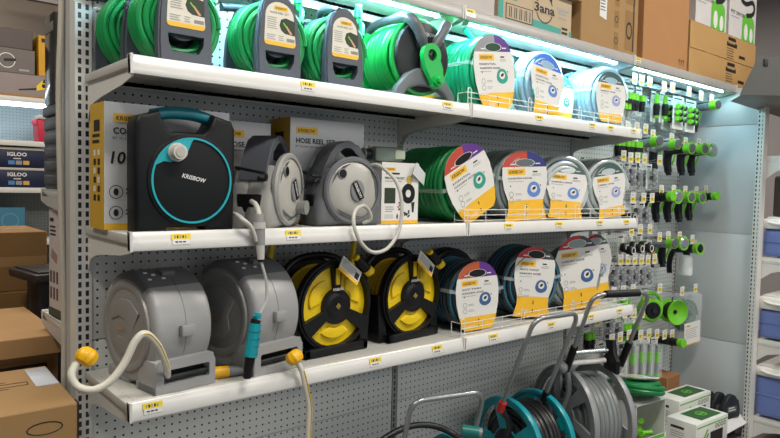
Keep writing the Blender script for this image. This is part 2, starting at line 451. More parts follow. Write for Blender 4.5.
def carton(label, x0, x1, y0, y1, z0, z1, m=KRAFT, rz=0, deco=None, name='carton', tape=True, cat='carton', group=None, seam=.5):
    w, d, h = x1-x0, y1-y0, z1-z0
    t = thing(name, label, cat, ((x0+x1)/2, (y0+y1)/2, z0), rz, group)
    b = B(); b.box((0, 0, h/2), (w, d, h), m, .003, seg=1)
    if deco: deco(b, w, d, h)
    b.build('carton_body', t)
    if tape:
        b = B(); tm = P('brown packing tape', 'a9875a', .25, 0, .05)
        b.bx(-w/2, w/2, -.024, .024, h-.0004, h+.0006, tm)
        b.bx(-w/2-.0008, -w/2+.0002, -.024, .024, h-.06, h+.0006, tm); b.bx(w/2-.0002, w/2+.0008, -.024, .024, h-.06, h+.0006, tm); b.build('tape', t)
    return t
carton('orange-brown carton on the shelf beyond the corner post', 3.68, 4.3, -.9, -.58, 1.691, 1.9, ORC)
carton('dark wooden-fronted crate on top of the tub shelf beyond the post', 3.73, 4.25, -.94, -.6, 1.36, 1.6, P('dark olive carton', '4a4026', .7), tape=False) if False else None
b = B(); b.prism(rrect(-.2, .2, 0, .24, .02), -.17, .17, P('dark brown carton', '3a2f28', .6), bev=.006)
b.box((-.17, -.175, .17), (.02, .012, .1), P('oak wood edge', 'a9743e', .6))
o = b.build('display_box', None, (3.9, -.7, 1.332)); tag(o, 'dark display box standing on the topmost blue tub', 'box')
# deep corner hood at the top
HOOD = P('dark grey hood steel', '474845', .5, 0, .04)
t = thing('canopy_hood', 'big dark grey steel canopy hood jutting out over the end panel', 'canopy hood', (3.1, -.545, 1.985))
dx, dy = .7614, -.6479
b = B()
f = .66
pts0 = [(0, 0, 0), (dx*f, dy*f, 0), (1.2, -.48, 0), (1.2, .0, 0)]
pts1 = [(.0685, -.058, .205), (dx*f, dy*f, .215), (1.2, -.45, .215), (1.2, .0, .215)]
b.add(pts0+pts1, [(3, 2, 1, 0), (4, 5, 6, 7), (0, 1, 5, 4), (1, 2, 6, 5), (2, 3, 7, 6), (3, 0, 4, 7)], HOOD); b.build('hood_shell', t)
b = B(); b.add([(.01, -.004, -.001), (dx*f-.02, dy*f+.01, -.001), (1.18, -.46, -.001), (1.18, .13, -.03), (.03, .06, -.025)], [(4, 3, 2, 1, 0)], P('pale hood lining', '7f7d79', .5)); b.build('underside_lining', t)
b = B(); b.box((0, 0, 0), (.022, .012, .04), INK, .003, M=T(.13*dx, .13*dy, .172) @ RZ(-40.4)); b.build('slot', t)
b = B(); b.bx(.62, .7, -.006, -.0, -.1, .3, HOOD); b.build('mounting_plate', t)
# ================================================================== printed logo and card helpers
def logo(b, x, z, w, y, M=None, ink=INK, bg=PYEL, slant=.18):
    h = w*.27
    b.flat([(x, z), (x+w, z), (x+w, z+h), (x, z+h)], y, bg, M)
    b.text('KRISBOW', h*.5, ink, x+w*.08, z+h*.25, y-.0004, 'l', .015, M, slant, w=w*.78)
def rows(b, x, z, w, n, h, gap, y, m=GINK, M=None, jag=.25, rnd=random.Random(3)):
    for i in range(n):
        ww = w*(1-jag*rnd.random()); b.flat([(x, z-i*gap), (x+ww, z-i*gap), (x+ww, z-i*gap+h), (x, z-i*gap+h)], y, m, M)
def ring2(b, cx, cz, r0, r1, y, m, M=None, n=28, k=1.):
    vs = []
    for i in range(n):
        a = 2*PI*i/n; vs += [(cx+r0*math.cos(a), y, cz+r0*k*math.sin(a)), (cx+r1*math.cos(a), y, cz+r1*k*math.sin(a))]
    b.add(vs, [(2*i, 2*i+1, (2*i+3) % (2*n), (2*i+2) % (2*n)) for i in range(n)], m, M)
def ell(cx, cz, rx, rz, n=24): return [(cx+rx*math.cos(2*PI*i/n), cz+rz*math.sin(2*PI*i/n)) for i in range(n)]

OVAL = [(-.5, .30), (-.44, .37), (-.3, .43), (-.12, .485), (.08, .5), (.24, .47), (.35, .405), (.43, .305), (.48, .18), (.5, .06)]
TAPER = [(-.5, .41), (-.3, .36), (-.2, .365), (.0, .47), (.12, .5), (.22, .48), (.33, .41), (.42, .3), (.48, .17), (.5, .06)]
FLARE = [(-.5, .43), (-.32, .36), (-.2, .37), (-.05, .44), (.1, .47), (.28, .46), (.38, .40), (.45, .28), (.49, .14), (.5, .05)]
PURPLE = P('card purple', '5b2a86', .45); BRICK = P('card brick red', 'b8432f', .45); NAVYC = P('card navy', '2b3374', .45); CRIM = P('card crimson', 'b3202f', .45)
SLATE = P('card slate green', '3e5a58', .45); BLUEC = P('card bright blue', '2f6fd0', .45); TEALC = P('card teal', '2a9a86', .45)
GOLD = P('card gold', 'eeb92b', .4)
def card(shape, w, h, tl, tr, hole, ringc, title, yb=.22, zt=.27, split=.05, M=None, sub=True):
    b = B(); b.M = M or Matrix()
    def hw(t):
        for (a, p), (c, q) in zip(shape, shape[1:]):
            if a <= t <= c: return (p+(q-p)*(t-a)/(c-a))*w
        return shape[-1][1]*w
    ts = sorted(set([a for a, _ in shape]+[-.5+yb, zt]))
    for a, c in zip(ts, ts[1:]):
        mid = (a+c)/2; p, q = hw(a+1e-6), hw(c-1e-6)
        if mid > zt: cols = (tl, tr)
        elif mid < -.5+yb: cols = (GOLD, GOLD)
        else: cols = (PAPERW, PAPERW)
        s_ = split*w if mid > zt else 0
        s_ = max(-min(p, q)*.9, min(min(p, q)*.9, s_))
        for x0, x1, x2, x3, m in ((-p, s_, s_, -q, cols[0]), (s_, p, q, s_, cols[1])):
            b.add([(x0, 0, a*h), (x1, 0, a*h), (x2, 0, c*h), (x3, 0, c*h)], [(0, 1, 2, 3)], m)
    out = [(hw(t+(1e-6 if t < 0 else -1e-6)), t*h) for t, _ in shape]; out = out+[(-x, z) for x, z in reversed(out)]
    b.add([(x, .0012, z) for x, z in out], [tuple(reversed(range(len(out))))], PAPERW)
    y = -.0006
    b.flat(ell(0.0, (zt+.06)*h, .19*w, .055*h), y, hole)
    ring2(b, 0, (zt+.06)*h, .19*w, .205*w, y-.0003, PAPERW, k=.055*h/(.19*w)*1.0)
    logo(b, -.36*w, (zt-.115)*h, .36*w, y)
    for i, t in enumerate(title): b.text(t, .026*h, INK, -.36*w, (zt-.175-.055*i)*h, y, 'l', .012, w=min(.5*w, .045*w*len(t)))
    rows(b, -.36*w, (zt-.21-.055*(len(title)-1))*h, .34*w, 1, .007*h, .02*h, y)
    rows(b, .16*w, (zt-.08)*h, .1*w, 1, .02*h, .02*h, y, INK, jag=0); rows(b, -.3*w, (zt+.03)*h, .1*w, 1, .016*h, .02*h, y-.0004, PAPERW, jag=0); rows(b, .22*w, (zt+.04)*h, .1*w, 1, .016*h, .02*h, y-.0004, PAPERW, jag=0); rows(b, .14*w, (zt-.11)*h, .2*w, 2, .007*h, .018*h, y)
    ring2(b, .17*w, -.05*h, .07*w, .13*w, y, ringc, k=.85); ring2(b, .17*w, -.072*h, .085*w, .14*w, y-.0002, ringc, k=.75); b.flat(ell(.17*w, -.045*h, .07*w, .05*h, 14), y-.0003, PAPERW)
    b.flat([(.13*w, -.045*h), (.15*w, -.07*h), (.2*w, -.055*h), (.215*w, -.02*h), (.17*w, -.02*h)], y-.0005, INK)
    for k in range(2):
        ring2(b, -.3*w, (-.12-.085*k)*h, .035*w, .045*w, y, GINK); rows(b, -.22*w, (-.115-.085*k)*h, .14*w, 2, .007*h, .018*h, y)
    for q in (-.25, .25): b.flat(ell(q*w*1.25, .0*h, .012*w, .012*h, 8), y-.0004, INK)
    b.flat([(.0, (-.5+yb*.62)*h), (.02*w, (-.5+yb*.62)*h), (.02*w, (-.5+yb*.8)*h), (0, (-.5+yb*.8)*h)], y, INK)
    b.flat([(.0, (-.5+yb*.2)*h), (.02*w, (-.5+yb*.2)*h), (.02*w, (-.5+yb*.38)*h), (0, (-.5+yb*.38)*h)], y, INK)
    if sub: rows(b, -.25*w, (-.5+yb*.35)*h, .22*w, 3, .005*h, .016*h, y, PAPERW)
    return b

def hosewind(b, Rr, depth, r, m, y0=0., stripe=None, layers=2, jit=.0, seed=1, seg=44, phase=0.):
    rn = random.Random(seed); n = max(2, int(depth/(2*r))); pts = []
    tot = n*seg
    ph = [rn.uniform(-1, 1) for _ in range(n+1)]
    for i in range(tot+1):
        a = 2*PI*i/seg+phase; k = i/seg; j = min(n-1, int(k)); f = k-j
        rr = Rr-r+jit*((1-f)*ph[j]+f*ph[j+1])
        pts.append((rr*math.cos(a), y0+r+(depth-2*r)*i/tot, rr*math.sin(a)))
    b.tube(pts, r, m, 8, stripe=stripe)
    if layers > 1:
        for q in (0, 1):
            pts = []
            for i in range(seg):
                a = 2*PI*i/seg; rr = Rr-r*2.9; pts.append((rr*math.cos(a), y0+(r if q == 0 else depth-r)+.004*math.sin(a*2), rr*math.sin(a)))
            b.tube(pts, r, m, 8, closed=True, stripe=stripe)
            pts = [(p[0]*(Rr-r*4.7)/(Rr-r*2.9), p[1], p[2]*(Rr-r*4.7)/(Rr-r*2.9)) for p in pts]
            b.tube(pts, r, m, 8, closed=True, stripe=stripe)
STRAP = clear('clear strap tape', 'd5dcd8', .3, .2)
def hose_coil(label, loc, rz, Rr, depth, r, m, cb, group, stripe=None, jit=.003, seed=1, straps=(170, 10), zc=None, cy=-.004, strapm=None, tail=None):
    t = thing('hose_coil', label, 'hose', loc, rz, group)
    b = B(); b.M = T(0, 0, Rr); hosewind(b, Rr, depth, r, m, 0, stripe, 2, jit, seed)
    if tail: b.tube(curve(tail, 6), r*.9, m, 8)
    b.build('hose', t)
    for a in straps:
        b = B(); rr0, rr1 = Rr-r*6, Rr+.0015; ca, sa = math.cos(R(a)), math.sin(R(a))
        loop = [(rr1, -.002), (rr1, depth+.002), (rr0, depth+.002), (rr0, -.002)]
        vs = []
        for (q, y) in loop:
            for o in (-.007, .007): vs.append((q*ca-o*sa, y, Rr+q*sa+o*ca))
        b.add(vs, [(2*i, 2*i+1, (2*i+3) % 8, (2*i+2) % 8) for i in range(4)], strapm or STRAP); b.build('strap', t)
    if cb:
        cb.build('label_card', t)
    return t

# ================================================================== portable hose reels on the top shelf
PLATE = P('slate grey plastic', '484e58', .42, 0, .05)
LABELC = P('cream label', 'd9d5c6', .5, 0, .03); LEAF = P('dark leaf print', '24351f', .6, 0, .6, 260.); SKIN = P('skin tone print', 'c79a7c', .6)
def plate_outline(k=1.):
    return [(.071*k, 0), (.073*k, .06), (.071*k, .12), (.063*k, .185)]+arc(0, .185, .059*k, 8, 172, 14, .07)+[(-.063*k, .185), (-.071*k, .12), (-.073*k, .06), (-.071*k, 0)]
def portable_reel(label, loc, rz):
    t = thing('portable_hose_reel', label, 'hose reel', loc, rz, 'portable hose reels with green hose')
    slot = [(-.036, .036), (.034, .036), (.047, .058), (.049, .082), (-.049, .082), (-.047, .058)]
    b = B(); tilt = RX(-3)
    b.prism(plate_outline(), -.012, .014, PLATE, holes=[slot], M=tilt)
    b.prism(plate_outline(.93), -.017, -.012, PLATE, holes=[slot], M=tilt); p = b.build('front_plate', t, recalc=True)
    b = B(); z0, z1 = .1, .215
    lab = rrect(-.052, .052, z0, .16, .01)[:12]+[(.052, .17)]+arc(0, .185, .046, 5, 175, 10, .045)+[(-.052, .17)]
    lab = arc(-.042, z0+.01, .01, 180, 270, 4)+arc(.042, z0+.01, .01, 270, 360, 4)+arc(0, .185, .047, 0, 180, 12, .042)
    b.flat(lab, -.0178, LABELC)
    b.flat(arc(-.042, z0+.01, .01, 180, 270, 4)+arc(.042, z0+.01, .01, 270, 360, 4)+[(.052, z0+.012), (-.052, z0+.012)], -.0182, GOLD)
    logo(b, -.018, .203, .045, -.0183)
    b.text('HOSE REEL SET', .006, INK, -.032, .192, -.0183, w=.062)
    pic = [(-.002, .16), (.004, .146), (.016, .138), (.05, .136), (.05, .178), (.02, .184), (.004, .178)]
    b.flat(pic, -.0182, LEAF); b.flat([(.018, .16), (.022, .163), (.042, .14), (.034, .138)], -.0185, SKIN); b.flat([(.01, .168), (.013, .171), (.022, .16), (.018, .158)], -.0186, LIME)
    rows(b, -.042, .178, .034, 6, .0025, .0062, -.0183); rows(b, -.044, .128, .03, 3, .0025, .006, -.0183); rows(b, -.005, .128, .018, 3, .0025, .006, -.0183)
    for i in range(9): b.flat([(.022+i*.003, .116), (.0235+i*.003, .116), (.0235+i*.003, .126), (.022+i*.003, .126)], -.0183, INK)
    o = b.build('printed_label', p); o.rotation_euler = (R(-3), 0, 0)
    b = B(); b.prism([(x*1.48, z*.93) for x, z in plate_outline(1.05)], .106, .122, PLATE, M=RX(2)); b.build('rear_plate', t, recalc=True)
    b = B(); b.tube(curve([(-.02, .0, .246), (-.03, .04, .257), (-.03, .08, .257), (-.02, .11, .247)], 5), .011, PLATE, 10); b.tube([(-.125, .112, .212), (-.06, .114, .222), (0, .114, .22)], .012, PLATE, 10); b.build('carry_handle', t)
    b = B(); b.M = T(0, .0, .122); hosewind(b, .117, .085, .0088, GREEN, .016, None, 2, .004, 3); b.M = Matrix()
    b.tube(curve([(.095, .03, .19), (.112, .05, .23), (.118, .07, .245), (.116, .075, .255)], 5), .0085, GREEN, 8); b.build('hose', t)
    b = B(); b.cyl((.116, .075, .245), (.114, .075, .262), .009, P('hose end green', '18b356', .35), n=14); b.cyl((.114, .075, .262), (.112, .075, .30), .0145, P('hose end green', '18b356', .35), .0125, n=14)
    b.cyl((.112, .075, .296), (.112, .075, .304), .015, PLATE, n=14); b.build('hose_connector', t)
    b = B(); b.cyl((0, .012, .122), (0, .11, .122), .05, PLATE, n=20); b.bx(-.07, .07, .0, .12, .0005, .012, PLATE, .003); b.build('drum', t)
    return t
pr0 = portable_reel('portable green hose reel set back at the open end of the top shelf', (.135, -.138, ZT-.005), 0)
dup(pr0, 'portable green hose reel second on the top shelf, label cut by the picture edge', (.163, -.315, ZT-.005), 0)
dup(pr0, 'portable green hose reel third along the top shelf, above its yellow price tag', (.449, -.305, ZT-.005), 0)
dup(pr0, 'portable green hose reel right beside the big crank handled green reel', (.684, -.305, ZT-.005), 0)

# ================================================================== big green crank reel
BRG = P('bright green plastic', '14b04c', .35, 0, .06)
t = thing('crank_hose_reel', 'big green hose reel with grey frame and round crank on the top shelf', 'hose reel', (1.01, -.235, ZT-.005), -2)
b = B(); b.M = T(0, -.06, .15); hosewind(b, .128, .15, .01, BRG, .01, None, 2, .0015, 5); b.build('hose', t)
b = B(); b.M = T(0, 0, .15) @ RX(90)
b.lathe([(.02, .082), (.129, .082), (.132, .079), (.132, .073), (.129, .07), (.02, .07)], BRG, 40); b.lathe([(.02, -.1), (.137, -.1), (.14, -.104), (.14, -.111), (.137, -.115), (.02, -.115)], BRG, 40); b.lathe([(.05, -.1), (.05, .07)], BRG, 24, cap=False); b.build('drum', t)
b = B(); b.M = T(0, 0, .15) @ RX(90); b.lathe([(.0, .098), (.104, .098), (.116, .094), (.12, .086)], CHAR, 40); p = b.build('side_disc', t)
b = B(); b.text('KRISBOW', .012, P('pale lettering', 'c8ccd0', .5), -.02, .222, -.0986, 'l', .01, w=.07); b.build('lettering', p)
b = B()
foot = [(-.135, 0), (-.1, 0)]+[( .1*math.cos(R(180-a))*1., .048*math.sin(R(a))) for a in range(0, 181, 15)][1:-1]+[(.1, 0), (.135, 0), (.132, .025), (.095, .07), (.05, .1), (-.04, .105), (-.085, .085), (-.13, .035)]
FRG = P('reel frame grey', '62676b', .42, 0, .05); b.prism(foot, -.118, -.088, FRG, bev=.008); b.prism([(x, z) for x, z in foot], .12, .145, FRG, bev=.008)
b.bx(-.128, -.1, -.1, .14, .004, .028, FRG, .006); b.bx(.1, .128, -.1, .14, .004, .028, FRG, .006); b.bx(-.022, .022, -.118, -.1, .09, .16, FRG, .006); b.build('frame', t)
b = B()
def horn(pts, rr): b.tube(curve(pts, 6), [rr[min(len(rr)-1, int(i/6))]+0*i for i in range(6*(len(pts)-1)+1)], DKGREY, 12)
horn([(-.0, -.116, .15), (-.03, -.122, .2), (-.055, -.116, .245), (-.07, -.09, .272), (-.078, -.02, .277), (-.085, .08, .27), (-.085, .128, .235), (-.06, .135, .16)], [.014, .0185, .02, .018, .015, .015, .015])
horn([(.0, -.116, .15), (.035, -.122, .2), (.07, -.118, .245), (.088, -.112, .268)], [.014, .017, .019, .018]); b.ball((.088, -.112, .268), .018, DKGREY); b.build('carry_handle', t)
b = B(); b.prism(arc(0, .15, .04, -20, 200, 14)+[(-.026, .1), (.0, .065)]+arc(.028, .066, .026, 200, 360, 8)+[(.05, .11)], -.142, -.122, BRG, holes=[ell(0, .15, .02, .02, 14)], M=Matrix()); b.cyl((.026, -.142, .068), (.026, -.15, .068), .021, BRG, n=20); b.cyl((.026, -.15, .068), (.026, -.165, .068), .012, BRG, n=16); b.ring = None
p = b.build('crank', t, recalc=True)
b = B(); b.cyl((0, -.13, .15), (0, -.121, .15), .021, BLACK, n=16); b.build('hub', t)

# ================================================================== cartons of the hose reel sets behind (middle shelf)
BOXW = P('grey white carton print', 'd4d6d6', .42, 0, .04); BOXY = P('yellow carton print', 'c9a02c', .45, 0, .06)
def setbox(name, label, x0, x1, y0, y1, h, title, sub, deco=None):
    w, d = x1-x0, y1-y0
    t = thing(name, label, 'box', ((x0+x1)/2, y0, ZM-.005), 0)
    b = B(); mm = [BOXY, BOXY, BOXW, BOXW, BOXW, BOXW]
    vs = [(i, j, k) for i in (-w/2, w/2) for j in (0, d) for k in (0, h)]
    b.add(vs, [(0, 1, 3, 2), (4, 6, 7, 5), (0, 4, 5, 1), (2, 3, 7, 6), (0, 2, 6, 4), (1, 5, 7, 3)], mm); p = b.build('box_body', t)
    b = B(); logo(b, -w/2+.022, h-.052, .085, -.0008)
    b.text(title, .0165, P('navy ink', '1f2733', .6), -w/2+.022, h-.082, -.0008, 'l', .03, w=min(w-.05, .012*len(title)))
    b.text(sub, .006, INK, -w/2+.02, h-.096, -.0008, w=min(w-.06, .0055*len(sub)))
    if deco: deco(b, w, h)
    b.flat([(-w/2, 0), (w/2, 0), (w/2, .016), (-w/2, .016)], -.0006, GOLD); b.build('printed_front', p)
    b = B(); b.M = T(-w/2, 0, 0) @ RZ(-90)
    b.flat([(-d*.7, h-.075), (-d*.3, h-.075), (-d*.3, h-.045), (-d*.7, h-.045)], -.0008, INK); rows(b, -d*.8, h-.09, d*.6, 2, .008, .016, -.0008, INK)
    for k in range(6): b.flat([(-d*.72, h-.14-.024*k), (-d*.56, h-.14-.024*k), (-d*.56, h-.124-.024*k), (-d*.72, h-.124-.024*k)], -.0008, INK if k % 2 else PAPERW); b.flat([(-d*.44, h-.14-.024*k), (-d*.28, h-.14-.024*k), (-d*.28, h-.124-.024*k), (-d*.44, h-.124-.024*k)], -.0008, INK if k % 3 else PAPERW)
    b.build('printed_side', p)
    return t
def d1(b, w, h):
    b.text('10', .032, INK, -w/2+.016, h-.16, -.0008, 'l', .02, slant=.15)
    for k in (0, 1):
        ring2(b, -w/2+.03, .1-.055*k, .016, .018, -.0008, INK); b.flat(ell(-w/2+.03, .1-.055*k, .007, .01, 8), -.0008, INK); rows(b, -w/2+.055, .105-.055*k, .04, 2, .004, .01, -.0008, INK)
setbox('reel_set_box', 'tall white and yellow hose reel set box at the left end of the middle shelf', -.006, .345, -.21, -.085, .335, 'COMBI HOSE REEL SET', 'SET SELANG AIR DAN PENGGULUNG', d1)
setbox('reel_set_box', 'white hose reel box behind the small hose reel turned sideways', .352, .555, -.085, -.015, .328, 'IT HOSE REEL', 'SET SELANG AIR DAN PENGGULUNG')
setbox('reel_set_box', 'white box marked HOSE REEL SET behind the round front small reel', .59, .895, -.15, -.015, .35, 'HOSE REEL SET', 'SET SELANG AIR DAN PENGGULUNG')

# ================================================================== dark square hose reel
SQ = P('charcoal grey shell', '121517', .5, 0, .1, spec=.22)
t = thing('square_hose_reel', 'black square hose reel with teal ring and teal handle on the middle shelf', 'hose reel', (.164, -.3, ZM-.005), -3); t.scale = (.95, 1, 1)
b = B()
out = [(-.137, .0), (-.06, 0), (-.05, .012), (.05, .012), (.06, 0), (.137, 0), (.139, .14), (.139, .275), (.128, .297), (.075, .31), (.06, .276), (.045, .26), (-.045, .26), (-.062, .276), (-.075, .312), (-.128, .296), (-.139, .275), (-.139, .14)]
b.prism(out, -.045, .04, SQ, bev=.012); b.prism(arc(.012, .134, .122, 0, 360, 48)[:-1], -.05, -.04, SQ, bev=.004); b.build('shell', t)
b = B(); b.tube(curve([(-.085, .0, .3), (-.05, .0, .308), (-.02, .0, .311), (.02, .0, .311), (.05, .0, .307), (.085, .0, .298)], 5), .0165, P('deep teal plastic', '0c6f7c', .42), 12); b.build('handle', t)
b = B(); b.M = T(.012, 0, .134)
TEALR = P('bright teal ring', '10a7b4', .35)
b.prism(arc(0, 0, .112, 0, 360, 56)[:-1], -.054, -.049, TEALR, holes=[arc(0, 0, .107, 0, 360, 56)[:-1]])
b.flat(arc(0, 0, .109, 88, 160, 16)+[(-.092, .042), (-.08, .048), (-.064, .046), (-.045, .05), (-.025, .06), (-.012, .08), (-.004, .1)], -.0535, TEALR); b.build('ring', t, recalc=True)
b = B(); b.cyl((-.034, -.05, .206), (-.034, -.062, .206), .024, P('knob base', 'c9c6be', .4), n=24); b.cyl((-.034, -.062, .206), (-.034, -.085, .206), .021, P('knob base', 'c9c6be', .4), .019, n=24); b.cyl((-.034, -.085, .206), (-.034, -.087, .206), .013, P('knob face', 'b5b2aa', .4), n=20); b.build('knob', t)
b = B(); b.text('KRISBOW', .011, P('white lettering', 'e8e8e8', .5), -.02, .136, -.0508, 'l', .02, M=T(.012, 0, .128) @ RY(12) @ T(-.012, 0, -.128), slant=.15, w=.066); b.build('lettering', t)

# ================================================================== small rounded hose reels
def mini_reel(label, loc, rz, body, dark, face, side, back, knob=False):
    t = thing('small_hose_reel', label, 'hose reel', loc, rz)
    b = B()
    low = [(-.118, 0), (.116, 0), (.126, .03), (.118, .085), (.1, .14), (.083, .185), (-.08, .185), (-.102, .135), (-.12, .08), (-.127, .03)]
    b.prism(low, -.06, .03, body, bev=.022); b.prism(low, .0, .075, back, bev=.028); b.build('body', t)
    b = B()
    top = [(.106, .14), (.09, .185), (.066, .232), (.042, .262)]+arc(0, .235, .042, 50, 130, 6, .042)+[(-.042, .262), (-.066, .232), (-.092, .18), (-.106, .14)]
    hole = [(-.05, .2), (.052, .2), (.045, .226)]+arc(0, .225, .032, 25, 155, 8, .028)+[(-.045, .226)]
    b.prism(top, -.035, .05, dark, holes=[hole]); o = b.build('handle', t, recalc=True)
    md_ = o.modifiers.new('soft edges', 'BEVEL'); md_.width = .009; md_.segments = 3; md_.limit_method = 'ANGLE'; md_.angle_limit = R(50)
    b = B(); b.M = T(.004, 0, .115) @ RX(90)
    b.lathe([(.108, .055), (.11, .066), (.104, .072), (.095, .072), (.093, .066)], body, 48, cap=False)
    b.build('rim', t)
    b = B(); b.M = T(.004, 0, .115) @ RX(90); b.lathe([(0, .078), (.05, .077), (.085, .072), (.0945, .064)], face, 48)
    b.M = T(.004, 0, .115)
    for a0 in (100, 220, 340):
        b.flat([(q*math.cos(R(a)), q*math.sin(R(a))) for q, a in [(.088, a0), (.09, a0+20), (.09, a0+45), (.089, a0+70), (.082, a0+45), (.08, a0+20)]], -.0733, side)
    p = b.build('front_disc', t)
    b = B(); b.M = T(.004, 0, .115); b.prism(ell(0.006, -.0, .026, .036), -.084, -.07, MIDGREY, bev=.003)
    q = T(0.006, 0, -.0) @ RY(-62) @ T(0, 0, 0)
    q = T(0.006, 0, 0) @ RY(62)
    b.box((0, -.085, 0), (.062, .003, .02), BLACK, M=q); b.text('KRISBOW', .009, PAPERW, 0, -.0045, -.0868, 'c', .02, M=q, w=.052); b.build('badge', p)
    b = B(); b.cyl((-.045, -.07, .168), (-.045, -.0785, .168), .016, P('knob rim', '8f908c', .4), n=20); b.cyl((-.045, -.0785, .168), (-.045, -.0795, .168), .0135, BLACK, n=18); b.build('crank_socket', t)
    if knob:
        b = B(); b.cyl((.05, -.074, .06), (.05, -.105, .06), .019, P('knob grey', '8a8b88', .4), .022, n=20); b.build('crank_knob', t)
    # outlet in the left side
    b = B(); b.bx(-.1225, -.105, -.03, .045, .045, .1, BLACK, .004); b.build('hose_outlet', t)
    # wire wall bracket
    b = B(); b.tube([(-.105, -.04, .155), (-.135, -.045, .16), (-.14, .04, .175), (-.11, .045, .17)], .0045, BLACK, 8); b.tube([(-.115, -.045, .148), (-.128, -.05, .142), (-.128, -.025, .142), (-.115, -.02, .148)], .005, BLACK, 8); b.build('wire_bracket', t)
    return t
HOSEW = P('off-white hose', 'bdbcb4', .4, 0, .04); HOSEB = P('beige white hose', 'cdcabd', .42, 0, .05)
mb, md, mf = P('warm grey shell', '9a9a96', .42, 0, .05), P('dark grey shell', '50535a', .4, 0, .06), P('pale grey disc', 'b3b1a9', .35, 0, .04)
m1 = mini_reel('small pale grey hose reel turned sideways, beside the black square reel', (.465, -.235, ZM-.005), 36, mb, md, mf, DKGREY, mb, True)
m2 = mini_reel('small grey hose reel with round front facing out and looping white hose', (.735, -.24, ZM-.005), -4, P('cool grey shell', '696c6f', .4, 0, .05), P('charcoal grey handle', '484b50', .4, 0, .06), mf, P('disc slot dark', '55575a', .4), P('charcoal grey handle', '484b50', .4))
def child_world(b, name, root):
    """a part given in world coordinates, parented to its thing"""
    o = b.build(name, root); rt = root.matrix_basis.copy() if False else (Matrix.Translation(root.location) @ Matrix.Rotation(root.rotation_euler.z, 4, 'Z') @ Matrix.Diagonal((*root.scale, 1)))
    o.data.transform(rt.inverted()); return o
b = B()
b.tube(curve([(.80, -.29, 1.52), (.816, -.33, 1.527), (.852, -.375, 1.479), (.865, -.395, 1.407), (.852, -.402, 1.321), (.803, -.405, 1.262), (.742, -.405, 1.25), (.694, -.405, 1.281), (.668, -.4, 1.335), (.682, -.385, 1.378), (.721, -.375, 1.395), (.753, -.365, 1.378), (.764, -.36, 1.352), (.75, -.34, 1.338)], 8), .0062, HOSEW, 10)
child_world(b, 'hose', m2)
b = B()
b.tube(curve([(.39, -.285, 1.402), (.362, -.318, 1.406), (.352, -.36, 1.4), (.345, -.392, 1.38), (.343, -.4, 1.355)], 6), .007, HOSEW, 10)
b.tube(curve([(.312, -.30, 1.372), (.298, -.36, 1.369), (.294, -.4, 1.359), (.318, -.402, 1.337), (.334, -.402, 1.3)], 6), .0065, HOSEW, 10)
b.tube(curve([(.346, -.4, 1.25), (.352, -.402, 1.232), (.364, -.404, 1.19), (.366, -.404, 1.141), (.35, -.404, 1.107), (.34, -.404, 1.092)], 6), .0042, P('thin grey hose', 'b7b8b4', .35), 8)
child_world(b, 'hose', m1)
b = B(); ng = P('nozzle grey', '8e8f8d', .4)
b.cyl((.3415, -.4, 1.375), (.343, -.4, 1.352), .012, ng, .014, n=16); b.cyl((.343, -.4, 1.352), (.344, -.4, 1.335), .0165, P('nozzle pale', 'bcbbb4', .4), n=16); b.cyl((.344, -.4, 1.335), (.346, -.401, 1.29), .015, ng, .013, n=16); b.cyl((.346, -.401, 1.29), (.348, -.402, 1.25), .0125, P('nozzle pale', 'bcbbb4', .4), .0095, n=16); b.cyl((.348, -.402, 1.25), (.3483, -.402, 1.243), .0085, BLACK, n=12)
child_world(b, 'hose_connector', m1)
t = thing('teal_spray_nozzle', 'teal and black spray nozzle hanging on a thin grey hose before the grey hose drums', 'nozzle', (.33, -.405, .925), 0)
b = B(); b.cyl((.0045, 0, .175), (.008, 0, .163), .0115, TEAL, n=16); b.cyl((.0085, 0, .165), (.009, 0, .178), .007, TEAL, n=14); b.cyl((.0045, 0, .16), (.0, 0, .148), .0135, BLACK, n=16); b.cyl((.002, 0, .15), (-.012, 0, .06), .016, TEAL, .0185, n=20)
for k in range(4): b.cyl((.0-.003*k, 0, .13-.02*k), (-.0003-.003*k, 0, .127-.02*k), .0182, P('teal band', '0a7480', .4), n=18)
b.build('grip', t)
b = B(); b.cyl((-.012, 0, .06), (-.021, .002, .002), .0145, BLACK, .011, n=18); b.cyl((-.0207, .002, .004), (-.021, .002, .0), .0085, CHAR, n=14); b.build('tip', t)

# ================================================================== irrigation set box and the tap timer on it
irr = t = thing('irrigation_set_box', 'small white drip irrigation set box with hose picture beside the small reel', 'box', (.975, -.262, ZM-.005), -3)
b = B(); w, h = .165, .215; b.bx(-w/2, w/2, 0, .09, 0, h, PAPERW); p = b.build('box_body', t)
b = B(); y = -.0006
b.flat([(-w/2, 0), (w/2, 0), (w/2, .012), (-w/2, .012)], y, GOLD); logo(b, -w/2+.014, h-.03, .045, y)
rows(b, -w/2+.018, h-.042, .06, 1, .0065, .01, y, INK, jag=0); b.text('IRRIGATION SET', .0075, INK, -w/2+.014, h-.058, y, 'l', .02, w=.085); rows(b, -w/2+.014, h-.067, .085, 1, .003, .01, y)
b.flat(rrect(-.07, -.022, .072, .126, .001), y, LEAF); rows(b, -.066, .058, .04, 3, .003, .008, y); b.flat([(-.068, .018), (-.03, .018), (-.03, .034), (-.068, .034)], y, P('pale grey print', 'c4c4c0', .6))
ring2(b, .036, .107, .012, .031, y, BLACK, k=1.15); b.flat([(.05, .075), (.066, .078), (.062, .04), (.055, .04)], y, CHAR)
rn = random.Random(4)
for k in range(16): b.flat(ell(.002+rn.uniform(-.012, .012), .062+rn.uniform(-.014, .014), .0038, .0038, 6), y-.0001*k/16, P('crimson dots', '8e1f2d', .5))
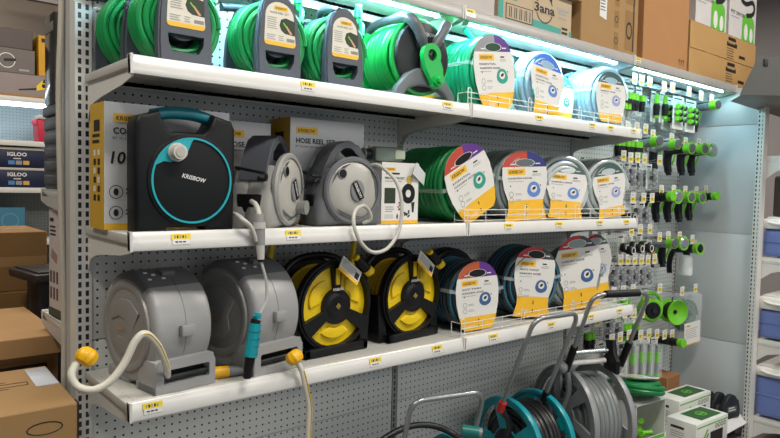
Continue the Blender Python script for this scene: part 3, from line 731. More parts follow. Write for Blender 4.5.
for k in range(12): b.flat(ell(.03+rn.uniform(-.012, .012), .036+rn.uniform(-.012, .012), .004, .004, 6), y-.0001*k/16, CHAR)
b.flat(ell(-.012, .026, .004, .01, 8), y, INK); b.flat(ell(.004, .026, .005, .011, 8), y, P('leaf green print', '2f7a35', .5)); b.flat(ell(.04, .155, .014, .017, 14), y, P('gold seal', 'c2a94e', .45)); b.build('printed_front', p)
t = thing('tap_timer', 'grey-green plastic tap timer lying on top of the irrigation set box', 'timer', (.935, -.22, ZM-.005+.2155), -8)
TM = P('sage grey plastic', '7c8b7e', .4, 0, .05)
b = B(); b.box((.0, 0, .027), (.12, .07, .052), TM, .012); b.build('body', t)
b = B(); b.cyl((-.06, 0, .027), (-.085, 0, .027), .018, CHAR, n=16); b.cyl((-.085, 0, .027), (-.09, 0, .027), .021, TM, n=16); b.build('inlet', t)
b = B(); b.bx(.02, .062, -.038, -.033, .012, .044, P('pale lcd', 'b9c4ab', .3), .002); b.build('display', t)
b = B(); b.M = T(1.045, -.275, ZM-.005+.168) @ RZ(14); b.prism([(-.035, .01), (.04, -.03), (.05, .012), (-.01, .05)], -.001, .001, P('pale card', 'cfd2d0', .5)); child_world(b, 'price_card', irr)
# ================================================================== big grey drum reels (lower shelf)
DR = P('drum grey plastic', '9b9c9c', .38, 0, .05); DRD = P('drum dark band', '63666a', .38, 0, .06); DRL = P('drum disc grey', '8d8d8b', .42, 0, .05)
def drum_reel(label, loc, rz):
    t = thing('drum_hose_reel', label, 'hose reel', loc, rz, 'grey enclosed drum hose reels')
    Rr, zc, n = .15, .158, 72; W2 = .086
    prof = [(Rr-.022, -W2), (Rr-.008, -W2+.003), (Rr-.002, -W2+.009), (Rr, -W2+.018), (Rr, -.002), (Rr-.0018, -.001), (Rr-.0018, .001), (Rr, .002), (Rr, W2-.018), (Rr-.002, W2-.009), (Rr-.008, W2-.003), (Rr-.022, W2)]
    b = B(); vs = []; fs = []; ms = []
    for r, x in prof:
        for i in range(n):
            a = 2*PI*i/n; vs.append((x, -r*math.cos(a), zc+r*math.sin(a)))   # a=0 faces front
    for k in range(len(prof)-1):
        for i in range(n):
            a = 360*(i+.5)/n; fs.append((k*n+i, (k+1)*n+i, (k+1)*n+(i+1) % n, k*n+(i+1) % n)); ms.append(DRD if 52 < a < 128 else DR)
    fs.append(tuple(range(n))); ms.append(DRL); fs.append(tuple(range((len(prof)-1)*n, len(prof)*n))); ms.append(DRL)
    b.add(vs, fs, ms); b.build('housing', t, recalc=True)
    b = B(); b.M = T(-W2, 0, zc) @ RY(-90)
    b.lathe([(.122, -.001), (.12, .006), (.112, .008), (.104, .005), (.1, .003)], DRL, 48, cap=False)
    b.lathe([(.1, .003), (.06, .006), (.0, .007)], DRL, 48)
    b.M = T(-W2, 0, zc) @ RZ(-90)
    zz = [(.075, .045), (.03, .075), (-.02, .075), (-.06, .055), (-.075, .01), (-.03, .025), (.0, .02), (.02, -.005), (.0, -.03), (-.04, -.03), (-.06, -.045), (-.02, -.075), (.03, -.07), (.055, -.04), (.045, .0)] if True else [(.055, .03), (.03, .055), (-.005, .06), (-.04, .05), (-.065, .02), (-.03, .02), (-.01, .005), (-.03, -.01), (-.06, -.012), (-.045, -.045), (-.01, -.062), (.03, -.05), (.012, -.02), (.03, .0)]
    b.prism(zz, -.0095, -.004, DRL, bev=.0025); p = b.build('side_disc', t)
    b = B(); b.M = T(-W2, 0, zc) @ RZ(-90); b.text('KRISBOW', .01, P('gold lettering', 'c9912c', .5), -.012, -.01, -.0105, 'c', .02, w=.035); b.build('lettering', p)
    b = B(); sl = rrect(-.066, .07, .024, .062, .006)
    b.prism([(-.088, 0), (.088, 0), (.088, .068), (.078, .088), (-.078, .088), (-.088, .068)], -.156, -.15, DR, holes=[sl]); b.bx(-.088, .088, -.15, -.05, 0, .024, DR, .004); b.bx(-.08, .08, -.15, -.1, .064, .087, DR, .006); b.bx(-.088, -.066, -.15, -.06, 0, .085, DR, .004); b.bx(.07, .088, -.15, -.06, 0, .085, DR, .004); b.build('outlet_frame', t, recalc=True)
    b = B(); b.bx(-.068, .072, -.128, -.122, .02, .068, BLACK); b.cyl((-.066, -.142, .038), (.07, -.142, .038), .008, CHAR, n=14); b.build('outlet_roller', t)
    b = B(); b.bx(-.02, .02, -.166, -.148, .145, .175, DR, .004); b.build('clasp', t)
    b = B(); b.M = T(0, 0, zc) @ RX(-70); b.bx(-.02, .02, -Rr-.012, -Rr+.004, -.012, .012, DRD, .004); b.build('clasp', t)
    b = B()
    for k, x in enumerate((-.06, -.04, -.02, -.055, .0)):
        a = R(62+(k % 2)*8+(k//3)*6); b.M = T(x, -Rr*math.cos(a)*1.002, zc+Rr*math.sin(a)*1.002) @ RX(-62); b.bx(-.005, .005, -.001, .001, -.003, .003, PAPERW)
    b.build('vent_marks', t)
    b = B(); b.bx(-.08, .08, .0, .125, 0, .03, DR, .006); b.build('rear_foot', t)
    return t
a1 = drum_reel('grey enclosed drum reel at the left end of the lower shelf, white hose arching out', (.142, -.185, ZL-.005), 9)
a2 = dup(a1, 'grey enclosed drum reel second on the lower shelf, behind the hanging teal nozzle', (.412, -.187, ZL-.005), 11)
a2.scale = (1.05, 1.05, 1.05)
b = B()
path = curve([(.115, -.335, .95), (.1, -.37, .978), (.086, -.385, 1.012), (.064, -.395, 1.054), (.034, -.4, 1.084), (.01, -.4, 1.069), (-.016, -.4, 1.019), (-.049, -.4, .981), (-.085, -.395, .966), (-.115, -.38, .976), (-.126, -.37, 1.003), (-.112, -.36, 1.026)], 8)
b.tube(path, .0092, HOSEB, 12); b.tube([p+Vector((.003, -.0085, .002)) for p in path[:36]], .0018, P('yellow hose stripe', 'd9b52c', .45), 6); child_world(b, 'hose', a1)
def knob(root, c, axis):
    b = B(); q = Vector((0, 0, 1)).rotation_difference(Vector(axis).normalized()).to_matrix().to_4x4(); b.M = T(*c) @ q @ Matrix.Scale(.9, 4)
    n = 36; prof = [(.012, -.022), (.02, -.02), (.0265, -.01), (.0275, .002), (.0235, .014), (.016, .02), (.009, .021)]
    vs = []; fs = []
    for r, h in prof:
        for i in range(n): rr = r*(1+.05*(1 if i % 4 < 2 else -1)); a = 2*PI*i/n; vs.append((rr*math.cos(a), rr*math.sin(a), h))
    for k in range(len(prof)-1):
        for i in range(n): fs.append((k*n+i, k*n+(i+1) % n, (k+1)*n+(i+1) % n, (k+1)*n+i))
    fs.append(tuple(reversed(range(n)))); fs.append(tuple(range((len(prof)-1)*n, len(prof)*n)))
    b.add(vs, fs, AMBER); return child_world(b, 'hose_connector', root)
knob(a1, (-.088, -.358, 1.038), (.5, .2, .5))
knob(a2, (.466, -.392, .957), (-.3, .5, .7))
b = B(); b.tube(curve([(.472, -.396, .945), (.484, -.405, .918), (.495, -.41, .871), (.507, -.412, .809), (.506, -.412, .75), (.503, -.41, .68), (.49, -.4, .6), (.46, -.39, .55)], 8), .0085, HOSEB, 12)
path = curve([(.487, -.415, .918), (.498, -.42, .871), (.51, -.422, .809), (.509, -.422, .75), (.506, -.42, .69)], 6); b.tube(path, .0018, P('yellow hose stripe', 'd9b52c', .45), 6); child_world(b, 'hose', a2)
t = thing('yellow_spray_nozzle', 'yellow and grey spray nozzle lying on the lower shelf between the two drums', 'nozzle', (.305, -.30, ZL-.006+.0175), -12)
b = B(); b.cyl((-.055, 0, 0), (.0, 0, 0), .0175, AMBER, .0165, n=20); b.build('grip', t)
b = B(); b.cyl((.0, 0, 0), (.04, 0, -.003), .0145, MIDGREY, .0115, n=18); b.cyl((.04, 0, -.003), (.055, 0, -.004), .0115, DKGREY, .0125, n=18); b.cyl((.0545, 0, -.004), (.0555, 0, -.004), .008, BLACK, n=14); b.build('tip', t)

# ================================================================== yellow and black reels
def yellow_reel(label, loc, rz):
    t = thing('yellow_hose_reel', label, 'hose reel', loc, rz, 'yellow and black hose reels'); Rr, zc = .15, .158
    def sector(a0, a1, r0, r1, n=10, k=5):
        da = 6
        return arc(0, zc, r1, a0, a1, n)+list(reversed(arc(0, zc, r0, a0+k, a1-k, n)))
    wins = [sector(98, 200, .056, .133), sector(-20, 82, .056, .133), sector(222, 318, .06, .133)]
    b = B(); b.M = T(0, 0, 0)
    b.prism(arc(0, zc, Rr, 0, 360, 64)[:-1], -.085, -.06, BLACK, holes=wins)
    b.prism(arc(0, zc, Rr-.008, 0, 360, 64)[:-1], -.092, -.085, BLACK, holes=wins+[arc(0, zc, .135, 0, 360, 48)[:-1]] if False else wins); b.build('front_disc', t, recalc=True)
    b = B(); b.M = T(0, 0, zc) @ RX(90); b.lathe([(.03, .074), (.06, .078), (.085, .076), (.138, .07)], YEL, 56, cap=False)
    b.M = T(0, 0, 0)
    for w_ in wins:
        cx = sum(p[0] for p in w_)/len(w_); cz = sum(p[1] for p in w_)/len(w_)
        b.prism([(cx+(p[0]-cx)*.55, cz+(p[1]-cz)*.5) for p in w_], -.083, -.07, YEL, bev=.004)
    b.build('yellow_inlay', t)
    b = B(); b.M = T(0, 0, zc) @ RX(90); b.lathe([(0, .094), (.03, .098), (.036, .098), (.046, .092)], BLACK, 32); b.M = T(0, 0, zc); b.prism([(-.011, 0), (0, -.011), (.011, 0), (0, .011)], -.1, -.097, P('hub brass', '8f7a3a', .4), bev=.001); b.M = Matrix(); b.bx(-.009, .009, -.096, -.09, zc+.07, zc+.125, YEL, .003)
    p = b.build('hub', t)
    b = B(); b.text('KRISBOW', .009, PAPERW, 0, zc+.052, -.0985, 'c', .02, w=.045); b.build('lettering', p)
    b = B(); b.M = T(0, -.055, zc); hosewind(b, .125, .11, .01, P('yellow hose', 'dcb416', .4), .005, None, 1, .001, 2); b.build('hose', t)
    b = B(); b.tube(curve([(-.13, .09, .1), (-.15, .085, .2), (-.15, .08, .3), (-.14, .08, .36)], 5), .011, YEL, 8); b.build('hose_end', t)
    b = B(); b.M = T(0, 0, zc) @ RX(90); b.lathe([(0, -.06), (.14, -.06), (Rr, -.068), (Rr, -.08), (.14, -.086), (0, -.086)], BLACK, 56); b.build('rear_disc', t)
    b = B(); b.bx(-.13, .13, -.1, -.078, 0, .03, BLACK, .005); b.bx(-.13, .13, .07, .095, 0, .03, BLACK, .005); b.bx(-.13, -.105, -.1, .09, 0, .03, BLACK, .005); b.bx(.105, .13, -.1, .09, 0, .03, BLACK, .005)
    for s_ in (-1, 1):
        b.prism([(s_*.15, .0), (s_*.11, .0), (s_*.12, .05), (s_*.135, .12), (s_*.15, .17), (s_*.162, .17), (s_*.157, .1)], -.07, .08, BLACK)
    b.build('stand', t, recalc=True)
    b = B(); b.tube(curve([(-.14, .03, .2), (-.125, .03, .265), (-.06, .03, .308), (.06, .03, .308), (.125, .03, .265), (.14, .03, .2)], 6), .012, BLACK, 10); b.build('handle', t)
    b = B(); b.M = T(.03, -.118, .275) @ RY(38) @ RX(-14); b.bx(-.05, .05, -.0012, 0, -.026, .026, P('pale tag card', 'cfcfc8', .5)); b.bx(-.05, .05, -.0016, -.0011, -.026, -.015, GOLD); b.M = b.M; rows(b, -.042, .014, .08, 4, .003, .007, -.0018, GINK, M=Matrix()); b.flat([(.024, -.01), (.044, -.01), (.044, .012), (.024, .012)], -.0018, INK); b.build('hang_tag', t)
    b = B(); b.cyl((.075, -.1, .31), (.115, -.105, .272), .0165, BLACK, n=14); b.cyl((.113, -.105, .274), (.128, -.107, .26), .018, YEL, n=14); b.cyl((.066, -.099, .318), (.078, -.1, .307), .012, YEL, n=14); b.build('hose_connector', t)
    return t
y1 = yellow_reel('yellow and black hose reel beside the second grey drum on the lower shelf', (.7, -.18, ZL-.005), 2)
dup(y1, 'yellow and black hose reel next to the dark blue striped hose coil', (1.05, -.168, ZL-.005), 4)

# ================================================================== coiled hoses with cards
DKH = P('dark slate hose', '1e2c31', .36, 0, .1); BLS = P('petrol blue stripe', '2c6c86', .36)
GRH = P('grey hose', '8b9698', .35, 0, .06); GRS = P('white stripe', 'c9cfcf', .35); CLR = P('clear pale hose', 'bcc6c6', .2, 0, .05, coat=.5); CLB = P('clear blue tinted hose', '9bc0d3', .2, 0, .05, coat=.5)
DGR = P('deep green hose', '0f7a3e', .36, 0, .08); LGR = P('bright jade hose', '17a777', .34, 0, .08)
strp = lambda k: BLS if k in (0, 4) else DKH
gstr = lambda k: GRS if k == 0 else GRH
LBL = P('card print blue', '5f87c8', .45); NVB = P('coil print navy', '3a5f8f', .45)
G1, G2, G3 = 'coiled hoses on the top shelf', 'coiled hoses on the middle shelf', 'coiled hoses on the lower shelf'
zt, zm, zl = ZT-.0025, ZM-.0025, ZL-.0025
def cd(shape, w, h, Rr, tl, tr, hole, ring, title, roll=0, lean=-2, dz=0., y=-.006, **k):
    return card(shape, w, h, tl, tr, hole, ring, title, M=T(0, y, Rr+dz) @ RX(lean) @ RY(roll), **k)
# top shelf
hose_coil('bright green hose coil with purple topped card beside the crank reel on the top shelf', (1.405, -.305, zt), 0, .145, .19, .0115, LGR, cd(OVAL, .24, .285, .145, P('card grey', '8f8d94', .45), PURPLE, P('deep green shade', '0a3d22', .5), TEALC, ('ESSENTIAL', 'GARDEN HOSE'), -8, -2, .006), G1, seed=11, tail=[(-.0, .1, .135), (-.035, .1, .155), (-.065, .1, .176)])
hose_coil('jade green hose coil with blue label, behind the purple carded green coil', (1.30, -.095, zt), 0, .142, .08, .011, LGR, cd(OVAL, .23, .27, .142, BLUEC, BLUEC, DGR, BLUEC, ('GARDEN HOSE',)), G1, seed=12)
hose_coil('clear pale hose coil with bright blue topped card on the top shelf', (1.74, -.30, zt), -2, .142, .085, .0115, CLB, cd(TAPER, .215, .27, .142, BLUEC, BLUEC, CLB, LBL, ('ESSENTIAL', 'GARDEN HOSE'), 6, -6, -.004, -.012), G1, seed=13)
hose_coil('green hose coil with small teal card tucked behind the blue carded coil', (1.985, -.215, zt), 0, .115, .1, .011, LGR, cd(OVAL, .17, .2, .115, TEALC, TEALC, GREEN, TEALC, ('GARDEN HOSE',)), G1, seed=14)
hose_coil('long clear hose coil with slate topped card at the end of the top shelf', (2.24, -.305, zt), -6, .143, .25, .013, CLB, cd(OVAL, .22, .235, .143, SLATE, SLATE, CLB, P('pale violet print', '9aa3cf', .5), ('GARDEN HOSE',), 0, -2, 0, yb=.17), G1, seed=15)
# middle shelf
hose_coil('deep green hose coil with red and purple topped card on the middle shelf', (1.275, -.315, zm), 0, .145, .3, .0115, DGR, cd(OVAL, .26, .28, .145, BRICK, PURPLE, BLACK, TEALC, ('ESSENTIAL', 'GARDEN HOSE'), -27, -2, .01, yb=.24), G2, seed=21, straps=(192, 15))
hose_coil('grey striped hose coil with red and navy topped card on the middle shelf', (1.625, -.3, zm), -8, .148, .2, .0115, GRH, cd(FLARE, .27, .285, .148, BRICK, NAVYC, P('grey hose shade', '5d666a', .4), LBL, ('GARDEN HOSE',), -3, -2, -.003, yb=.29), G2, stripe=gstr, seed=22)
hose_coil('clear hose coil with blue print card, partly behind the wire fence, on the middle shelf', (1.93, -.29, zm), -22, .142, .12, .0115, CLR, cd(TAPER, .215, .265, .145, NVB, SLATE, CLR, LBL, ('GARDEN HOSE',), 4, -6, -.01, yb=.3), G2, seed=23)
hose_coil('clear hose coil with pale violet print card at the end of the middle shelf', (2.272, -.3, zm), -12, .142, .2, .0125, CLR, cd(TAPER, .22, .26, .142, SLATE, SLATE, CLR, P('pale violet print', '9aa3cf', .5), ('GARDEN HOSE',), -8, -2, -.005, yb=.18), G2, seed=24)
# lower shelf
hose_coil('dark hose coil with orange and purple topped card next to the yellow reel', (1.345, -.305, zl), -8, .136, .19, .0115, DKH, cd(OVAL, .215, .265, .136, P('card rust', 'b5562f', .45), PURPLE, BLACK, NVB, ('ANTI TWIST', 'GARDEN HOSE'), -2, -2, 0, yb=.2), G3, stripe=strp, seed=31)
hose_coil('black hose coil behind the rust carded coil at the back of the lower shelf', (1.43, -.1, zl), 0, .15, .08, .0115, P('black hose', '15191b', .4), None, G3, seed=32)
hose_coil('blue striped hose coil with red topped grey-titled card, middle of the lower shelf', (1.72, -.29, zl), -16, .153, .18, .0115, DKH, cd(FLARE, .225, .3, .155, CRIM, P('card charcoal', '3a3d42', .45), BLACK, NVB, ('ANTI TWIST', 'GARDEN HOSE'), 5, -2, .003, yb=.29, zt=.33, split=.15), G3, stripe=strp, seed=33)
hose_coil('grey hose coil with tall crimson topped card standing on the lower shelf', (2.07, -.28, zl), -20, .148, .1, .0115, GRH, cd(TAPER, .255, .34, .148, CRIM, P('card charcoal', '3a3d42', .45), GRH, NVB, ('GARDEN HOSE',), -6, -2, .026, yb=.27, zt=.33, split=.1), G3, stripe=gstr, seed=34)
hose_coil('grey hose coil with crimson topped card at the far end of the lower shelf', (2.34, -.2, zl), -8, .125, .14, .0115, GRH, cd(TAPER, .24, .32, .145, CRIM, SLATE, GRH, P('pale violet print', '9aa3cf', .5), ('GARDEN HOSE',), -4, -2, .03, yb=.22, zt=.33, split=.1), G3, seed=35)
# ================================================================== hanging accessories of the accessory bay
BLIS = clear('clear blister', 'f0f6fa', .05, .12); SILV = P('chromed plastic', 'c4c8ca', .2, .8, .05); GUNG = P('gun grey plastic', '858a8c', .4)
def hook(label, x, z, L=.24, grp='peg hooks with price tags'):
    t = thing('peg_hook', label, 'hook', (x, -.001, z), 0, grp)
    b = B(); b.bx(-.014, .014, -.004, 0, -.03, .012, CHROME, .001); b.tube([(0, -.003, .0), (0, -L+.01, .004), (0, -L, .012)], .0024, CHROME, 6); b.tube([(0, -.003, -.022), (0, -L, .022)], .0018, CHROME, 6); b.build('wire', t)
    b = B(); b.bx(-.024, .024, -L-.003, -L-.001, -.01, .044, PAPERW); b.flat([(-.019, -.002), (.019, -.002), (.019, .02), (-.019, .02)], -L-.0035, TAGY); rows(b, -.014, .012, .028, 2, .003, .007, -L-.0038, INK); rows(b, -.016, .033, .03, 2, .003, .008, -L-.0036, GINK); b.build('price_tag', t)
    return t
def backcard(b, w, h, z1, y=0., hdr=LIME):
    b.bx(-w/2, w/2, y-.001, y, z1-h, z1, PAPERW); b.flat([(-w*.42, z1-.012), (w*.3, z1-.012), (w*.3, z1-.02), (-w*.42, z1-.02)], y-.0015, INK); rows(b, -w*.4, z1-.03, w*.6, 2, .003, .007, y-.0015)
    for k in range(4): b.flat(ell(-w*.35+w*.23*k, z1-.046, .004, .005, 8), y-.0015, hdr)
def p_conn(b, v):
    return [('hang_card', lambda b: backcard(b, .062, .15, -.004)),
            ('fittings', lambda b: [(b.cyl((q, -.02, -.05), (q, -.02, -.082), .0165, LIME, n=14), b.cyl((q, -.02, -.082), (q, -.02, -.105), .018, BLACK, n=14), b.cyl((q, -.02, -.105), (q, -.02, -.135), .0145, BLACK if v else LIME, n=14)) for q in ((0,) if v == 2 else (-.017, .018))])]
def p_nozz(b, v):
    return [('hang_card', lambda b: backcard(b, .05, .17, .0)), ('nozzle_head', lambda b: (b.cyl((0, -.02, -.02), (0, -.02, -.07), .0115, LIME, .013, n=14), b.cyl((0, -.02, -.07), (0, -.02, -.08), .015, CHAR, n=14))),
            ('nozzle_body', lambda b: (b.cyl((0, -.02, -.08), (0, -.02, -.135), .0185, BLACK, .016, n=16), b.cyl((0, -.02, -.135), (0, -.02, -.15), .013, LIME, n=14)))]
def p_multi(b, v):
    def f(b):
        for r_ in range(3):
            for c in range(2):
                x, z = -.03+.05*c, -.065-.035*r_
                b.cyl((x-.02, -.022, z), (x, -.022, z-.003), .0145, LIME, n=12); b.cyl((x, -.022, z-.003), (x+.018, -.022, z-.006), .0125, BLACK, n=12); b.cyl((x+.018, -.022, z-.006), (x+.026, -.022, z-.007), .0145, DKGREY, n=12)
    return [('hang_card', lambda b: backcard(b, .13, .19, -.004)), ('fittings', f)]
def p_gun(b, v):
    barrel = [GUNG, BLACK, BLACK, BLACK][v]
    def body(b):
        b.cyl((0, .05, -.03), (0, -.035, -.022), .019, barrel, .02, n=16); b.cyl((0, -.035, -.022), (0, -.06, -.02), .017, barrel, .023, n=16)
        b.ball((0, .04, -.035), .026, barrel, n=12, k=8)
    def handle(b):
        b.tube(curve([(0, .04, -.035), (0, .045, -.06), (0, .044, -.095), (0, .036, -.135)], 4), [.022]*4+[.021]*5+[.019]*4, BLACK, 10); b.cyl((0, .036, -.13), (0, .033, -.15), .014, CHAR, n=12)
    def trig(b): b.tube(curve([(0, .0, -.04), (0, .003, -.06), (0, .01, -.08), (0, .016, -.1)], 4), .005, LIME, 8)
    def head(b):
        if v in (0, 1):
            b.cyl((0, -.058, -.02), (0, -.095, -.017), .024, LIME, .031 if v else .026, n=20); b.cyl((0, -.0952, -.017), (0, -.099, -.0168), .024, DKGREY, .02, n=18)
        elif v == 2:
            b.cyl((0, -.055, -.02), (0, -.075, -.018), .02, SILV, .034, n=22); b.cyl((0, -.075, -.018), (0, -.085, -.017), .036, LIME, n=22); b.cyl((0, -.085, -.017), (0, -.093, -.0165), .03, SILV, .022, n=22)
        else:
            b.cyl((0, -.055, -.02), (0, -.1, -.016), .018, BLACK, .02, n=18); b.cyl((0, -.1, -.016), (0, -.125, -.014), .022, LIME, .022, n=18)
    def card_(b): b.M = T(.022, 0, 0) @ RZ(-90); backcard(b, .1, .06, .016); b.M = Matrix()
    return [('spray_body', body), ('handle', handle), ('trigger', trig), ('spray_head', head), ('hang_card', card_)]
def p_metal(b, v):
    def f(b):
        rn = random.Random(v)
        for k in range(3):
            z = -.05-.03*k; b.cyl((-.012, -.022, z), (.014, -.024, z-.004), .012, SILV if (k+v) % 2 else BLACK, n=12); b.cyl((.014, -.024, z-.004), (.022, -.025, z-.005), .016, BLACK, n=12)
    return [('hang_card', lambda b: backcard(b, .06, .145, -.004)), ('fittings', f), ('blister', lambda b: b.box((0, -.022, -.085), (.055, .042, .11), BLIS, .01))]
def p_ring(b, v):
    def f(b):
        for k in (0, 1):
            b.M = T(-.004+.008*k, -.03-.03*k, -.075-.012*k) @ RX(90); b.lathe([(.012, -.02), (.024, -.018), (.026, .005), (.018, .012)], BLACK, 20); b.lathe([(.012, .0115), (.019, .0135), (.019, .009)], PAPERW, 20, cap=False); b.M = Matrix()
    return [('hang_card', lambda b: backcard(b, .065, .15, -.004)), ('fittings', f)]
def p_spray(b, v):
    def bottle(b): b.M = T(0, -.03, -.2); b.lathe([(.03, 0), (.036, .004), (.038, .012), (.036, .1), (.03, .118), (.018, .124)], P('milky white bottle', 'dfe2e2', .3), 24); b.M = Matrix()
    def body(b): b.cyl((0, .06, -.052), (0, -.085, -.036), .02, BLACK, .026, n=18); b.cyl((0, -.03, -.08), (0, -.03, -.04), .02, BLACK, n=16); b.cyl((0, .05, -.045), (0, -.05, -.026), .008, LIME, n=10)
    def head(b): b.cyl((0, -.085, -.036), (0, -.12, -.033), .028, LIME, .036, n=20); b.cyl((0, -.12, -.033), (0, -.124, -.033), .027, BLACK, .02, n=18)
    def handle(b): b.tube(curve([(0, .05, -.05), (0, .075, -.09), (0, .085, -.15), (0, .08, -.2)], 4), .016, BLACK, 10)
    def card_(b): b.M = T(.03, 0, 0) @ RZ(-90); backcard(b, .15, .06, .016); b.M = Matrix()
    return [('bottle', bottle), ('spray_body', body), ('spray_head', head), ('handle', handle), ('hang_card', card_)]
def p_yb(b, v):
    def f(b):
        for k in range(4): b.cyl((0, -.02, -.045-.025*k), (0, -.02, -.062-.025*k), .016, P('ochre plastic', 'b98f2a', .45) if k % 2 else BLACK, n=14)
    return [('hang_card', lambda b: backcard(b, .05, .17, -.004, 0, GOLD)), ('fittings', f)]
def p_wand(b, v):
    return [('hang_card', lambda b: backcard(b, .075, .24, -.004)), ('wand_grip', lambda b: b.cyl((0, -.02, -.09), (0, -.02, -.15), .0155, LIME, n=14)), ('wand_tube', lambda b: (b.cyl((0, -.02, -.05), (0, -.02, -.09), .012, GUNG, n=12), b.cyl((0, -.02, -.15), (0, -.02, -.215), .013, GUNG, n=12), b.cyl((0, -.02, -.215), (0, -.02, -.235), .0165, LIME, n=12))),
            ('blister', lambda b: b.box((0, -.02, -.145), (.062, .044, .2), BLIS, .012))]
KIND = {'conn': ('fitting_pack', 'hose fitting pack', p_conn, 'carded green and black hose connectors'),
        'nozz': ('straight_nozzle', 'nozzle', p_nozz, 'upright green and black straight nozzle'),
        'multi': ('fitting_pack', 'hose fitting pack', p_multi, 'white card of many small green and black fittings'),
        'gun0': ('spray_gun', 'spray gun', p_gun, 'grey barrelled spray gun with green head'), 'gun1': ('spray_gun', 'spray gun', p_gun, 'black spray gun with fat green ring'),
        'gun2': ('spray_gun', 'spray gun', p_gun, 'black spray gun with silver shower head'), 'gun3': ('spray_gun', 'spray gun', p_gun, 'slim black spray gun with green tip'),
        'metal': ('fitting_pack', 'hose fitting pack', p_metal, 'blister pack of silver and black fittings'), 'ring': ('fitting_pack', 'hose fitting pack', p_ring, 'carded black ring connectors'),
        'spray': ('foam_sprayer', 'sprayer', p_spray, 'foam sprayer with white bottle and green head'), 'yb': ('fitting_pack', 'hose fitting pack', p_yb, 'tall card of ochre and black rings'),
        'wand': ('water_wand', 'wand', p_wand, 'blister packed water wand with green grip')}
VAR = {'gun0': 0, 'gun1': 1, 'gun2': 2, 'gun3': 3}
_proto = {}
def product(kind, label, x, y, z, rz=0, v=0):
    nm, cat, fn, d = KIND[kind]; key = (kind, v)
    if key in _proto: return dup(_proto[key], label, (x, y, z), rz)
    t = thing(nm, label, cat, (x, y, z), rz, d+'s' if not d.endswith('s') else d)
    for pn, f in fn(None, VAR.get(kind, v)):
        b = B(); f(b); b.build(pn, t)
    if kind.startswith('gun'): t.scale = (1.15, 1.15, 1.15)
    _proto[key] = t; return t
ROWS = [('topmost hook row', [(2.568, 2.02, 'conn', 0), (2.638, 2.019, 'conn', 1), (2.721, 2.02, 'conn', 2), (2.879, 2.015, 'nozz', 0), (2.975, 2.021, 'nozz', 0), (3.17, 2.021, 'multi', 0), (3.325, 2.015, 'multi', 0), (3.468, 2.01, 'gun0', 0)]),
        ('short upper hook row', [(2.52, 1.775, 'conn', 1), (2.61, 1.775, 'conn', 1), (2.7, 1.775, 'conn', 0)]),
        ('big gun hook row', [(2.78, 1.75, 'gun0', 0), (2.989, 1.746, 'gun0', 0), (3.158, 1.734, 'gun1', 0), (3.323, 1.738, 'gun1', 0), (3.456, 1.74, 'gun2', 0)]),
        ('upper fittings hook row', [(2.492, 1.624, 'metal', 0), (2.561, 1.617, 'metal', 1), (2.631, 1.62, 'metal', 0), (2.703, 1.618, 'metal', 1), (2.864, 1.619, 'metal', 1)]),
        ('middle hook row', [(2.60, 1.412, 'ring', 0), (2.71, 1.412, 'metal', 0), (2.80, 1.412, 'metal', 1), (2.90, 1.457, 'gun3', 0), (3.04, 1.459, 'gun2', 0), (3.18, 1.457, 'gun1', 0), (3.32, 1.455, 'gun1', 0), (3.45, 1.463, 'gun3', 0)]),
        ('foam sprayer hook row', [(2.60, 1.24, 'ring', 0), (2.69, 1.246, 'ring', 0), (2.79, 1.244, 'ring', 0), (2.902, 1.197, 'yb', 0), (3.0, 1.199, 'gun0', 0), (3.137, 1.194, 'gun2', 0), (3.30, 1.17, 'spray', 0)]),
        ('silver fittings hook row', [(2.504, 1.094, 'metal', 0), (2.575, 1.09, 'metal', 1), (2.645, 1.086, 'metal', 0), (2.715, 1.082, 'metal', 1), (2.785, 1.077, 'metal', 0), (2.857, 1.078, 'metal', 1)]),
        ('lowest hook row', [(2.45, .69, 'metal', 0), (2.53, .69, 'metal', 1), (2.62, .69, 'metal', 0), (2.74, .673, 'wand', 0), (2.83, .668, 'wand', 0), (2.92, .655, 'wand', 0), (3.01, .639, 'wand', 0), (3.10, .63, 'gun3', 0)]),
        ('inner lowest hook row', [(2.48, .82, 'metal', 0), (2.57, .81, 'metal', 1), (2.66, .80, 'conn', 0), (2.75, .79, 'conn', 1)]),
        ('lower shelf hook row', [(2.31, .80, 'conn', 1), (2.45, .93, 'conn', 1), (2.54, .93, 'conn', 0), (2.64, .93, 'conn', 1)])]
for rn_, items in ROWS:
    ca = {}
    for i, (x, z, k, v) in enumerate(items):
        hook(f'wire peg hook with yellow price tag, {ORD[i]} in the {rn_}', x, z)
        d = KIND[k][3]
        product(k, f'{d}, {ORD[i]} in the {rn_}', x, -.185, z, -12 if k.startswith('gun') or k == 'spray' else 0, v)
# second packs hanging behind on the dense hooks of the topmost rows
for rn_, items in ROWS[:1]+ROWS[3:4]:
    for i, (x, z, k, v) in enumerate(items):
        if k in ('conn', 'metal', 'multi'):
            product(k, f'rear {KIND[k][3]}, {ORD[i]} in the {rn_}', x, -.12, z, 0, v)
